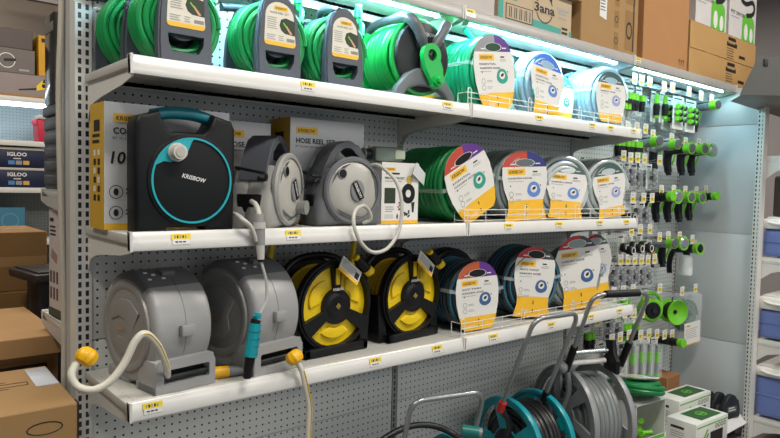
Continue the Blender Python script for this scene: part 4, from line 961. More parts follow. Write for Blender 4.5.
# green reels and the bagged hose on three strong hooks
for i, (x, z) in enumerate([(2.93, .91), (3.2, .87), (3.37, .873)]):
    hook(['wire peg hook holding the green strap of the round black reel', 'wire peg hook holding the lime green funnel reel', 'wire peg hook with price tag above the bagged dark hose'][i], x, z)
t = thing('lime_hose_reel', 'lime green funnel shaped hose reel hanging with black hub', 'hose reel', (3.2, -.2, .76), -22); t.scale = (.6, .6, .6)
b = B(); b.M = RX(90); b.lathe([(.03, .0), (.06, .005), (.118, .04), (.124, .05), (.12, .055), (.112, .05), (.06, .016), (.0, .012)], LIME, 40)
b.build('front_flange', t)
b = B(); b.M = RX(90); b.lathe([(.0, -.08), (.115, -.08), (.118, -.07), (.06, -.06), (.05, .0)], LIME, 36); b.build('rear_flange', t)
b = B(); b.M = RX(90); b.lathe([(.085, -.06), (.085, -.005)], BLACK, 32); b.M = Matrix(); b.cyl((0, -.012, 0), (0, -.024, 0), .02, BLACK, n=18); b.tube([(0, .03, .05), (0, .03, .142)], .006, BLACK, 8); b.build('hub', t)
t = thing('strap_hose_reel', 'round black hose reel wrapped by a lime green strap, left of the funnel reel', 'hose reel', (2.93, -.19, .8), -30); t.scale = (.68, .68, .68)
b = B(); b.M = RX(90); b.lathe([(.0, .05), (.085, .045), (.1, .03), (.1, -.03), (.085, -.045), (0, -.05)], LIME, 36); b.build('reel_shell', t)
b = B(); b.M = RX(90); b.lathe([(.0, .062), (.062, .06), (.07, .045)], BLACK, 32); b.M = Matrix(); b.cyl((0, -.06, 0), (0, -.075, 0), .02, CHAR, n=16); b.build('hub', t)
b = B(); b.tube(curve([(-.07, 0, .08), (-.04, 0, .125), (.04, 0, .13), (.09, 0, .08), (.1, -.01, 0)], 5), .014, LIME, 8); b.build('handle', t)
t = thing('bagged_hose', 'dark green flat hose in a clear bag with white information card', 'hose', (3.41, -.17, .71), -8)
b = B(); b.M = T(0, 0, .0); hosewind(b, .1, .06, .012, P('bottle green hose', '0d5a3a', .4), -.03, None, 2, .004, 44); b.build('hose', t)
b = B(); b.box((0, 0, -.01), (.23, .1, .3), BLIS, .03); b.build('clear_bag', t)
b = B(); b.M = T(-.01, -.058, -.09) @ RY(-4); b.bx(-.08, .08, -.001, .0, -.075, .06, PAPERW); logo(b, -.06, .035, .04, -.0016); rows(b, -.07, .02, .13, 6, .003, .011, -.0016); b.flat([(-.08, -.075), (.08, -.075), (.08, -.068), (-.08, -.068)], -.0015, GOLD); b.build('hang_card', t)

# ================================================================== boxes on the base deck
WB = P('white box board', 'dcdcd6', .45, 0, .03); DGP = P('dark green print', '2f5a2c', .5); LGP = P('light green print', '63b53c', .5)
def timerbox(label, loc, rz, w, d, h):
    t = thing('timer_box', label, 'box', loc, rz, 'white and green timer boxes')
    b = B(); b.bx(-w/2, w/2, -d/2, d/2, 0, h, WB, .002); p = b.build('box_body', t)
    b = B(); b.bx(-w*.22, w*.42, -d*.36, d*.36, h, h+.0008, DGP)
    b.M = T(w*.1, 0, h+.0012) @ RX(-90) @ T(0, 0, 0); ring2(b, 0, 0, .026, .034, 0, LGP, k=.8); b.flat([(-.03, -.01), (.03, -.004), (.028, .006), (-.03, .002)], -.0003, LGP); b.build('top_print', p)
    b = B(); y = -d/2-.0008
    b.flat([(-w*.06, h*.25), (w*.34, h*.25), (w*.34, h*.62), (-w*.06, h*.62)], y, INK)
    b.flat([(-w*.48, h*.86), (w*.48, h*.86), (w*.48, h*.9), (-w*.48, h*.9)], y, LGP)
    b.flat([(-w*.42, h*.12), (-w*.36, h*.12), (-w*.12, h*.74), (-w*.18, h*.74)], y, LGP); b.flat([(-w*.34, h*.1), (-w*.3, h*.1), (-w*.1, h*.6), (-w*.14, h*.6)], y, DGP)
    for k in range(4): ring2(b, w*(.12+.09*k), h*.76, .008, .012, y-.0003, DGP)
    b.build('front_print', p)
    b = B(); b.M = T(-w/2, 0, 0) @ RZ(-90); b.flat([(-d*.35, h*.72), (d*.1, h*.72), (d*.1, h*.8), (-d*.35, h*.8)], -.0008, INK); rows(b, -d*.35, h*.6, d*.5, 3, .004, .012, -.0008)
    for k in range(3): ring2(b, -d*.28+d*.24*k, h*.25, .011, .015, -.0008, LGP)
    b.build('side_print', p); return t
timerbox('white and green water timer box standing nearest the aisle on the base deck', (2.875, -.505, .1362), -4, .32, .16, .164)
timerbox('white and green water timer box behind the nearer one, by the black hangers', (3.115, -.315, .1362), -3, .35, .145, .185)
t = thing('fittings_display', 'white open display box full of lime green fittings under the green coil', 'display box', (2.475, -.36, .1362), -6)
w, d, h = .24, .2, .3
b = B(); b.bx(-w/2, w/2, d/2-.004, d/2, 0, h, WB); b.bx(-w/2, -w/2+.004, -d/2, d/2, 0, h, WB); b.bx(w/2-.004, w/2, -d/2, d/2, 0, h, WB); b.bx(-w/2, w/2, -d/2, d/2, 0, .004, WB); b.bx(-w/2, w/2, -d/2, -d/2+.004, 0, h*.42, WB); b.bx(-w/2, w/2, -d/2, d/2, h-.003, h, WB)
b.build('box_body', t)
b = B(); y = -d/2-.001; b.flat([(-w/2, h*.36), (w/2, h*.36), (w/2, h*.42), (-w/2, h*.42)], y, LGP); rows(b, -w*.42, h*.22, .11, 1, .012, .02, y, DGP, jag=0); ring2(b, w*.25, h*.16, .02, .028, y, LGP); rows(b, -w*.4, h*.17, .09, 3, .004, .012, y); b.build('front_print', t)
rn = random.Random(9)
for i in range(16):
    x, yy, z = rn.uniform(-.085, .085), rn.uniform(-.07, .05), .02+.033*(i//3)
    b = B(); a = rn.uniform(0, 6.28); dv = Vector((math.cos(a), math.sin(a)*.6, rn.uniform(-.3, .3))).normalized()*.022
    b.cyl(tuple(-dv), tuple(dv), .013, LIME, .0115, n=12); b.cyl(tuple(dv), tuple(dv*1.5), .0145, LIME, n=12)
    o = b.build('hose_fitting', None, (2.475+x*.9, -.36+yy*.8, .1362+z)); tag(o, f'loose lime green hose fitting in the open display box, {ORD[i//3]} layer from the bottom', 'hose fitting', 'loose lime fittings in the display box')
    if True: o['label'] = 'loose lime green hose fitting heaped in the open display box'
t = thing('hose_coil', 'green hose coil with white card lying tilted on the fittings display box', 'hose', (2.47, -.37, .465), -10); t.scale = (1.12, 1.12, 1.12)
b = B(); b.M = T(0, 0, .032) @ RY(9) @ RX(-90-8) ; hosewind(b, .125, .06, .011, DGR, -.022, None, 2, .003, 51); b.build('hose', t)
b = B(); b.M = T(0, 0, .07) @ RY(9) @ RX(-8); n = 24
b.prism(ell(0, 0, .11, .09, 28), -.0015, 0, PAPERW, M=RX(-90)); q = RX(-90) @ T(0, -.002, 0)
b.flat([(-.1, -.03), (-.06, -.07), (-.05, -.03), (-.07, .02)], 0, GOLD, M=q); b.flat([(.07, -.05), (.1, -.01), (.085, .02), (.06, -.03)], 0, BLUEC, M=q); ring2(b, .0, .0, .02, .034, 0, TEALC, M=q); rows(b, -.03, .06, .06, 3, .004, .012, 0, GINK, M=q); b.build('label_card', t)
b = B(); b.M = T(0, 0, .032) @ RY(9) @ RX(-8) @ T(-.1, 0, 0); b.bx(-.034, .034, -.009, .009, -.03, .032, STRAP, .004); b.build('strap', t)
for i in range(5):
    b = B(); b.prism([(-.085, 0), (.085, 0), (.088, .05), (.07, .105)]+arc(0, .08, .062, 20, 160, 10, .065)+[(-.07, .105), (-.088, .05)], -.014, .014, CHAR, bev=.007)
    b.prism(rrect(-.045, .045, .04, .075, .006), -.0165, -.013, DKGREY)
    if i == 4: rows(b, -.035, .065, .07, 2, .006, .014, -.017, PAPERW)
    o = b.build('hose_hanger', None, (3.40+.012*i, -.2-.06*i, .1355), -10)
    tag(o, f'black half round hose hanger by the end panel, {["rearmost", "second", "middle", "fourth", "frontmost with pale lettering"][i]} of the five', 'hose hanger', 'black hose hangers')
carton('small brown box at the back of the base deck behind the timer boxes', 3.22, 3.38, -.17, -.04, .1362, .35, P('reddish cardboard', '9a6a42', .8, 0, .1), tape=False, name='small_carton')
# ================================================================== cartons on top of the canopy
zc = ZC-.0055
def kd_marks(b, w, d, h):
    y = -d/2-.0008
    for k in range(3): ring2(b, w*.1, h*(.12+.2*k), .012, .016, y, INK); b.flat([(w*.1-.02, h*(.04+.2*k)), (w*.1+.02, h*(.04+.2*k)), (w*.1+.02, h*(.2+.2*k)), (w*.1-.02, h*(.2+.2*k))], y+.0003, KRAFT2)
    b.flat([(-w*.2, h*.3), (-w*.08, h*.28), (-w*.08, h*.5), (-w*.2, h*.52)], y, PAPERW); rows(b, -w*.19, h*.47, w*.1, 5, .004, .014, y-.0003, INK)
    b.flat([(-w*.22, h*.54), (-w*.06, h*.52), (-w*.06, h*.7), (-w*.22, h*.72)], y, PAPERW); rows(b, -w*.2, h*.67, w*.12, 5, .004, .014, y-.0003, INK)
    for k in range(2): b.flat([(w*.26, h*(.06+.44*k)), (w*.44, h*(.06+.44*k)), (w*.44, h*(.44+.44*k)), (w*.26, h*(.44+.44*k))], y, KRAFT2); ring2(b, w*.33, h*(.25+.44*k), .02, .028, y-.0003, INK, k=1.5)
    b.flat([(w*.4, h*.06), (w*.42, h*.06), (w*.42, h*.9), (w*.4, h*.9)], y-.0004, INK)
def plain_marks(b, w, d, h):
    y = -d/2-.0008
    for k in range(3): b.flat([(w*(.3+.05*k), h*.06), (w*(.31+.05*k), h*.06), (w*(.31+.05*k), h*.12), (w*(.3+.05*k), h*.12)], y, INK); b.flat([(w*(.29+.05*k), h*.1), (w*(.32+.05*k), h*.1), (w*(.305+.05*k), h*.13)], y-.0003, INK)
    b.flat([(-w*.1, h*.86), (w*.4, h*.86), (w*.4, h*.97), (-w*.1, h*.97)], y, KRAFT2); rows(b, -w*.05, h*.95, w*.35, 3, .006, .014, y-.0003, INK)
def flat_marks(b, w, d, h):
    y = -d/2-.0008
    b.flat([(w*.02, h*.55), (w*.18, h*.55), (w*.18, h*.72), (w*.02, h*.72)], y, INK); rows(b, w*.04, h*.67, w*.12, 1, .012, .02, y-.0003, KRAFT); rows(b, w*.04, h*.78, w*.12, 1, .02, .02, y, INK, jag=0); rows(b, w*.02, h*.45, w*.13, 5, .004, .014, y, INK); b.flat([(w*.22, h*.2), (w*.32, h*.2), (w*.32, h*.32), (w*.22, h*.32)], y, INK)
def teal_marks(b, w, d, h):
    y = -d/2-.0008
    b.flat([(-w*.02-.02, 0), (w/2, 0), (w/2, .035), (-w*.02-.02, .045)], y, P('carton teal print', '3f9a8d', .6)); b.flat([(-w/2, 0), (-w*.44, 0), (-w*.44, h), (-w/2, h)], y, P('carton teal print', '3f9a8d', .6))
    b.flat([(-w*.41, h*.56), (-w*.27, h*.56), (-w*.27, h), (-w*.41, h)], y, P('carton teal print', '3f9a8d', .6)); b.text('H', .035, PAPERW, -w*.37, h*.74, y-.0004, 'l', .02); rows(b, -w*.39, h*.66, w*.09, 2, .006, .014, y-.0004, PAPERW)
    b.flat([(-w*.41, h*.1), (-w*.06, h*.1), (-w*.06, h*.46), (-w*.41, h*.46)], y, INK); b.flat([(-w*.4, h*.12), (-w*.07, h*.12), (-w*.07, h*.44), (-w*.4, h*.44)], y-.0003, P('carton cream', 'b7a588', .7))
    for k in range(14): b.flat([(-w*.39+k*w*.022, h*.15), (-w*.38+k*w*.022, h*.15), (-w*.38+k*w*.022, h*.4), (-w*.39+k*w*.022, h*.4)], y-.0006, INK if k % 3 else GINK)
    q = T(w*.1, 0, h*.6); ring2(b, w*.1, h*.58, .054, .059, y, INK); b.flat([(w*.1-.05, h*.58+.035), (w*.1-.048, h*.58+.068), (w*.1-.02, h*.58+.052)], y, INK); b.flat([(w*.1+.05, h*.58+.035), (w*.1+.048, h*.58+.068), (w*.1+.02, h*.58+.052)], y, INK)
    b.flat([(w*.1-.075, h*.58-.02), (w*.1+.075, h*.58-.02), (w*.1+.075, h*.58+.022), (w*.1-.075, h*.58+.022)], y-.0003, P('carton cream', 'b7a588', .7)); b.text('3ana', .036, INK, w*.1, h*.58-.016, y-.0006, 'c', .03, w=.14)
    rows(b, w*.28, h*.66, w*.17, 1, .012, .02, y, jag=0); rows(b, w*.3, h*.58, w*.14, 2, .008, .02, y)
    b.flat([(w*.34, .004), (w*.46, .004), (w*.46, .05), (w*.34, .05)], y-.0004, P('carton cream', 'b7a588', .7)); rows(b, w*.35, .036, w*.09, 2, .01, .018, y-.0007, INK)
CREAM = P('carton cream', 'b5a284', .7, 0, .05)
carton('large white box at the start of the visible cartons on the canopy', .93, 1.405, -.3, -.03, zc, zc+.45, P('pale grey board', 'b4aeab', .6), tape=False)
carton('cream and teal printed carton with a cat eared round logo on the canopy', 1.425, 1.915, -.3, -.03, zc, zc+.17, CREAM, deco=teal_marks, tape=False)
carton('brown carton lying across the teal printed carton on the canopy', 1.5, 1.955, -.325, -.04, zc+.171, zc+.45, KRAFT)
carton('brown carton with white labels and icon panels on the canopy', 1.985, 2.475, -.3, -.02, zc, zc+.5, KRAFT, deco=kd_marks)
carton('tall plain orange-brown carton between the labelled carton and the flat stack', 2.53, 3.01, -.3, -.02, zc, zc+.55, P('orange kraft', 'a97a4c', .8, 0, .07, 9., .1), deco=plain_marks)
KR3 = P('yellow kraft', 'b08a55', .8, 0, .07, 9., .1)
carton('lower of the two flat cartons under the pet dryer boxes', 3.035, 3.94, -.3, -.03, zc, zc+.15, KR3, deco=flat_marks)
carton('upper of the two flat cartons, right under the pet dryer boxes', 3.035, 3.94, -.3, -.03, zc+.151, zc+.3, KR3, deco=flat_marks)
def petbox(label, x0, x1):
    w, d, h = x1-x0, .26, .42
    t = thing('pet_dryer_box', label, 'box', ((x0+x1)/2, -.297, zc+.301), 0, 'white pet dryer boxes')
    b = B(); b.bx(-w/2, w/2, 0, d, 0, h, P('white dryer box', 'cbc7c4', .5)); p = b.build('box_body', t)
    b = B(); y = -.0008
    b.flat([(-w*.02, 0), (w*.45, 0)]+arc(w*.21, .11, w*.23, 10, 170, 10, .06), y, LGP); b.flat(ell(w*.13, .055, .028, .05), y-.0003, PAPERW); b.flat(ell(w*.33, .045, .025, .045), y-.0003, PAPERW)
    b.tube([Vector((x, y-.003, z)) for x, z in [(w*.2, .16), (w*.4, .19), (w*.42, .24), (w*.25, .255), (w*.05, .25), (-w*.12, .27), (-w*.13, .33), (-w*.03, .38)]], .017, INK, 8) if False else None
    cp = curve([(w*.12, 0, .155), (w*.34, 0, .175), (w*.42, 0, .215), (w*.34, 0, .25), (w*.1, 0, .225), (-w*.08, 0, .24), (-w*.14, 0, .3), (-w*.08, 0, .35)], 6)
    for a, c in zip(cp, cp[1:]):
        dd = (c-a).normalized(); nn = Vector((-dd.z, 0, dd.x))*.014
        b.add([tuple(a-nn+Vector((0, y-.0004, 0))), tuple(c-nn+Vector((0, y-.0004, 0))), tuple(c+nn+Vector((0, y-.0004, 0))), tuple(a+nn+Vector((0, y-.0004, 0)))], [(0, 1, 2, 3)], INK)
    b.flat(ell(w*.16, .36, .06, .055), y-.0006, P('lilac grey print', '9d98a3', .5)); b.flat(ell(-w*.36, .24, .024, .03), y, P('ochre seal', 'c98f35', .5))
    b.text('PET DRYER', .022, INK, -w*.44, .135, y, 'l', .01, w=w*.5); rows(b, -w*.44, .115, w*.3, 1, .007, .02, y); b.build('front_print', p)
    return t
petbox('white pet dryer box with black hose picture standing left on the flat cartons', 3.09, 3.49); petbox('white pet dryer box with black hose picture beside the first, next to the wall', 3.525, 3.925)

# ================================================================== back side of the shelving run, seen past its open end
b = B(); b.tube(curve([(-.035, .1, 0.002), (-.033, .1, .5), (-.027, .1, 1.0), (-.034, .102, 1.35), (-.04, .1, 1.7), (-.032, .1, 2.0), (-.036, .1, 2.4)], 8), .009, P('milky cable sleeve', 'bdb6a9', .35, 0, .04), 10)
o = b.build('cable_sleeve'); tag(o, 'milky white cable sleeve running up the open end upright', 'cable')
for z, lab in ((1.425, 'back side shelf carrying the grey storage box'), (1.0, 'back side shelf carrying the white printed box')):
    t = thing('rear_shelf', lab, 'shelf', (0, .145, z), 0, 'shelves on the back of the run')
    b = B(); b.bx(0, 1.2, .0, .36, -.03, -.006, WHITE, .003); b.build('deck', t)
    b = B(); b.bx(-.001, 1.2, .355, .372, -.046, 0, WHITE2, .003); b.build('price_channel', t)
    b = B(); b.prism([(y, zz) for y, zz in BR], -.002, .002, GREYP, M=T(.002, 0, -.002) @ RZ(-90)); b.build('bracket', t)
DKG = P('grey crate plastic', '45474a', .45)
t = thing('storage_crate', 'dark grey ribbed storage crate seen end-on behind the upright', 'crate', (.2, .325, 1.42), 0)
b = B(); b.bx(-.195, .195, -.165, .165, .0, .245, DKG, .008); b.build('crate_body', t)
b = B(); b.bx(-.2, .2, -.17, .17, .246, .28, DKG, .006); b.build('lid', t)
b = B()
for k in range(5): b.bx(-.199, -.195, -.15, .15, .02+.045*k, .05+.045*k, DKG, .0015)
b.build('ribs', t)
GL = P('glossy dark pack', '3c3b36', .15, 0, .2, coat=.6); GLB = P('glossy blue pack', '6d8fa6', .2)
for i, (y0, y1, m, zz) in enumerate(((.18, .285, GL, .31), (.35, .48, GL, .3))):
    b = B(); b.bx(0, .25, y0, y1, 0, zz, m, .006); b.bx(-.001, .0, y0+.012, y1-.012, zz-.06, zz-.03, P('pale foil label', '7a7a74', .3)); b.bx(-.001, .0, y0+.02, y0+.05, .03, .1, INK)
    o = b.build('glossy_pack', None, (.005, 0, 1.7015)); tag(o, ['tall glossy dark pack on the storage crate, nearer the upright', 'tall glossy dark pack on the storage crate, beside the open aisle'][i], 'pack', 'tall glossy packs')
b = B(); b.bx(.04, .24, .287, .348, 0, .29, GLB, .004); o = b.build('glossy_pack', None, (.005, 0, 1.7015)); tag(o, 'blue-grey glossy pack squeezed between the two dark packs', 'pack', 'tall glossy packs')
t = thing('printed_box', 'tall white printed box standing on the lower back side shelf', 'box', (.13, .38, .995), 3)
b = B(); b.bx(-.12, .12, -.115, .06, .03, .36, P('white mauve board', 'c3bcbc', .5)); p = b.build('box_body', t)
b = B(); b.M = T(-.1205, 0, 0) @ RZ(-90); rows(b, -.05, .32, .04, 1, .012, .02, 0, INK, jag=0); rows(b, -.05, .3, .07, 3, .006, .013, 0, INK); b.flat([(-.04, .2), (.02, .18), (.03, .21), (-.03, .23)], 0, P('rosy print', '9a7f78', .5))
for k in range(6): b.flat([(-.05+.033*(k % 3), .06+.055*(k//3)), (-.03+.033*(k % 3), .06+.055*(k//3)), (-.03+.033*(k % 3), .1+.055*(k//3)), (-.05+.033*(k % 3), .1+.055*(k//3))], 0, P('dark mauve print', '5a4a4c', .5))
b.build('side_print', p)
b = B(); b.bx(-.122, .122, -.117, .062, 0.0, .0295, P('dark green base', '1f3a2c', .5)); b.build('box_base', t)

# cartons stacked in the side aisle
def tool_marks(b, w, d, h):
    y = -d/2-.0008
    rows(b, -w*.3, h*.3, w*.5, 3, .012, .03, y, INK)
    ln = lambda pts: b.tube([(p[0], y+.0016, p[1]) for p in pts], .0022, INK, 4)
    ln([(.0, h-.1), (.05, h-.08), (.12, h-.078), (.18, h-.085), (.21, h-.1), (.21, h-.16)]); ln(ell(.17, h-.052, .042, .016, 14)+[(.212, h-.052)]); ln([(-.05, h-.12), (-.05, h-.09), (.0, h-.09), (.0, h-.04), (.024, h-.04), (.024, h-.09)])
    b.M = T(0, 0, h+.0006)
    for (x0, x1, y0, y1) in ((.0, .17, .03, .033), (.0, .17, .06, .063), (.17, .173, .03, .063), (.06, .063, .01, .085), (.06, .12, .01, .013), (.06, .12, .082, .085), (-.12, .0, .035, .038), (-.12, .0, .055, .058)): b.bx(x0, x1, y0, y1, 0, .0005, INK)
    b.M = Matrix()
t = carton('big brown carton nearest the camera with black tool drawings', -.545, -.045, -.137, .293, 0.001, .86, KRAFT, deco=tool_marks, rz=-2, tape=False, name='floor_carton')
b = B(); b.bx(.247, .252, -.216, -.18, 0, .86, P('black strapping', '23211f', .4)); b.build('edge_strip', t)
b = B(); b.box((.215, .09, .861), (.06, .2, .003), clear('clear tape film', 'e8f2ff', .35, .08), .001); b.build('tape', t)
t = carton('brown carton with broad flat lid flaps behind the nearest carton', -.6, .03, .42, .985, 0.001, .915, KRAFT, tape=False, name='floor_carton')
b = B(); b.bx(-.32, .32, -.31, .28, .9145, .9315, P('light kraft lid', 'b08a5c', .8, 0, .08, 9., .1), .002); b.bx(-.325, .32, -.312, -.308, .87, .93, P('light kraft lid', 'b08a5c', .8)); b.build('lid', t)
b = B(); b.bx(.12, .3, -.2845, -.2835, .62, .85, KRAFT2); b.bx(.14, .28, -.2855, -.2845, .815, .835, INK); b.bx(.19, .24, -.2855, -.2845, .72, .78, INK); b.build('printed_panel', t)
b = B(); b.bx(.02, .11, .02, .1, .9316, .9322, P('silver sticker', 'b9b6b4', .3)); b.bx(.0, .07, .09, .12, .9316, .9321, P('pinkish sticker', 'b68274', .5)); rows(b, -.1, 0, .2, 1, .01, .02, 0) if False else None; b.build('sticker', t)
b = B(); b.bx(-.01, .2, -.02, .2, 0, .68, P('dark blue-black case', '1b1e24', .4), .006); b.bx(.02, .16, -.021, -.0195, .5, .56, GINK)
o = b.build('upright_case', None, (-.005, .2, .001), 0) if False else None
t = carton('taped brown carton standing on the cartons further down the side aisle', -.4, .19, 1.3, 1.75, .95, 1.215, KRAFT2, name='aisle_carton'); 
b = B(); tp = P('brown packing tape', 'a9875a', .25); b.bx(-.295, .295, -.2262, -.225, .11, .155, tp); b.build('tape', t)
carton('brown carton supporting the taped carton in the side aisle', -.45, .2, 1.28, 1.78, .001, .949, KRAFT2, name='aisle_carton')
b = B(); b.box((0, 0, 0), (.5, .3, .035), P('dark tray plastic', '26262a', .4), .008); b.box((0, 0, .02), (.46, .26, .012), P('dark tray plastic', '26262a', .4), .004)
o = b.build('dark_tray', None, (.28, 1.06, 1.055), 8); tag(o, 'dark plastic tray lying between the cartons and the back side shelf', 'tray')
b = B(); b.bx(.09, .4, 1.0, 1.22, .001, 1.037, P('dark case', '1f2023', .5), .01); o = b.build('dark_case'); tag(o, 'tall dark case holding up the plastic tray behind the cartons', 'case')

# ================================================================== neighbouring shelving across the side aisle
Y = 4.0
t = thing('far_shelving', 'far pegboard shelving unit with lit shelves across the side aisle', 'shelving', (.3, Y, 0))
b = B(); b.bx(-1.2, 1.2, .0, .02, 0, 1.36, peg('far shaded perforated steel', '7d8484', '2a2e2e')); b.build('lower_panel', t)  # same panel steel, darkened to paint the shade below the lit shelf
b = B(); b.bx(-1.2, 1.2, .0, .02, 1.36, 2.3, peg('far lit perforated steel', 'bcd3dc', '57707c')); b.build('upper_panel', t)  # panel steel lightened and cooled: the tube's glow is put into its colour
for z in (1.742, 1.385, 2.075, .98):
    b = B(); b.bx(-1.2, 1.2, -.4, 0, z-.04, z, WHITE, .003); b.build('shelf_board', t)
b = B(); b.bx(-1.2, 1.2, -.37, -.33, 2.005, 2.034, P('far lit diffuser', 'ffffff', .4, emit='e4f4ff', es=5.)); b.build('light_tube', t)
for s_ in (-1.2, 1.2):
    b = B(); b.bx(s_-.02, s_+.02, -.02, .06, 0, 2.4, GREYP); b.build('upright', t)
NAVY = P('navy box print', '141c3c', .45)
def cooler(label, x, z):
    t = thing('cooler_box', label, 'cooler', (x, Y-.38, z), 0, 'navy cooler boxes')
    b = B(); b.bx(-.17, .17, 0, .25, 0, .13, NAVY, .004); p = b.build('box_body', t)
    b = B(); b.bx(-.173, .173, -.002, .252, .131, .15, P('cooler lid white', 'b9b7ae', .5), .003); b.build('lid', t)
    b = B(); b.text('IGLOO', .028, PAPERW, -.02, .085, -.0008, 'c', .03, w=.13)
    for k, c in enumerate(('4a7fb5', '8d8d8d', 'c9a24a')): b.flat([(-.08+.05*k, .02), (-.038+.05*k, .02), (-.038+.05*k, .05), (-.08+.05*k, .05)], -.0008, P('print '+c, c, .5))
    rows(b, -.045, .062, .05, 1, .007, .02, -.0008, PAPERW, jag=0); b.build('lettering', p); return t
c0 = cooler('navy cooler box on the far shelf, lower of the two', .515, 1.386); dup(c0, 'navy cooler box on the far shelf, upper of the two', (.515, Y-.38, 1.54))
b = B(); b.bx(-.06, .06, 0, .2, 0, .13, NAVY, .004); b.bx(-.063, .063, -.002, .202, .131, .15, P('cooler lid white', 'b9b7ae', .5)); o = b.build('cooler_box', None, (.755, Y-.38, 1.386)); tag(o, 'plain narrow navy box beside the cooler boxes, half behind the crate', 'box')
t = thing('red_bucket', 'red cooler bucket with white lid on the lit far shelf', 'cooler', (.735, Y-.3, 1.743))
b = B(); b.prism([(-.09, 0), (.12, 0), (.12, .17), (-.1, .17)], -.09, .1, P('crimson plastic', 'c02440', .4), bev=.012); b.build('bucket_body', t)
b = B(); b.bx(-.1, .13, -.1, .11, .171, .205, P('cooler lid white', 'b9b7ae', .5), .01); b.build('lid', t)
b = B(); b.box((-.112, -.03, .15), (.03, .05, .04), P('pink plastic', 'd4587a', .4), .006); b.build('handle', t)
b = B(); b.bx(-.14, .1, 0, .3, 0, .25, P('steel blue board', '3f7894', .5)); b.flat([(-.14, 0), (.1, 0), (.1, .07), (-.14, .07)], -.001, P('pale print', 'b9bfc4', .5)); ring2(b, 0.0, .15, .05, .06, -.001, P('mid blue print', '5790ab', .5))
o = b.build('blue_box', None, (.445, Y-.38, .981)); tag(o, 'steel blue box with pale bottom band low on the far shelf', 'box')
carton('wide carton with a yellow and black tool picture on top of the far shelving', -.1, .95, Y-.4, Y-.1, 2.076, 2.245, P('mauve grey board', '8d8280', .6), tape=False, name='tool_carton', deco=lambda b, w, d, h: (b.flat([(-.5*w, 0), (w/2, 0), (w/2, .018), (-w/2, .018)], -d/2-.001, KRAFT), b.flat([(.08, .045), (.2, .06), (.2, .075), (.08, .055)], -d/2-.001, INK), b.flat([(.2, .055), (.28, .075), (.3, .13), (.24, .135), (.2, .09)], -d/2-.0012, YEL), b.flat([(.24, .115), (.33, .13), (.33, .15), (.25, .145)], -d/2-.0015, INK), b.flat(ell(.25, .095, .014, .016), -d/2-.0018, INK)))
carton('grey product box lying on the tool carton at far top', .2, .615, Y-.4, Y-.1, 2.246, 2.43, P('slate mauve board', '6b6462', .6), tape=False, name='product_box', deco=lambda b, w, d, h: (ring2(b, .02, .09, .05, .056, -d/2-.001, PAPERW), b.flat([(.0, .08), (.08, .09), (.08, .11), (.0, .1)], -d/2-.0012, INK), b.flat([(.1, .02), (.17, .02), (.17, .035), (.1, .035)], -d/2-.001, GINK)))
carton('dark product box on top of the grey product box at far top', .2, .6, Y-.4, Y-.1, 2.431, 2.575, P('dark mauve board', '544c49', .6), tape=False, name='product_box')
carton('yellow carton standing upright beside the grey product boxes at far top', .64, .9, Y-.4, Y-.15, 2.246, 2.555, P('ochre yellow board', 'c9961f', .55), tape=False, name='yellow_carton', deco=lambda b, w, d, h: rows(b, -.11, h-.05, .16, 1, .03, .04, -d/2-.001, INK))
b = B(); b.bx(-1.5, 1.5, 0, .3, 2.66, 3.5, P('beige sign board', 'b7a99c', .6, 0, .04, 2.)); o = b.build('overhead_sign', None, (.6, Y+.5, 0)); tag(o, 'broad beige overhead board above the far shelving', 'sign')
b = B(); b.bx(-.16, .5, 0, .06, -.06, .2, P('mauve grey sign', '8f8a8c', .5)); b.flat([(-.02, -.03), (.05, -.03), (.07, .05), (0, .05)], -.001, INK); b.flat([(.08, -.03), (.15, -.03), (.16, .03), (.1, .03)], -.001, INK)
o = b.build('hanging_sign', None, (.75, Y-.3, 2.9)); tag(o, 'grey hanging sign with black marks at the upper edge', 'sign')
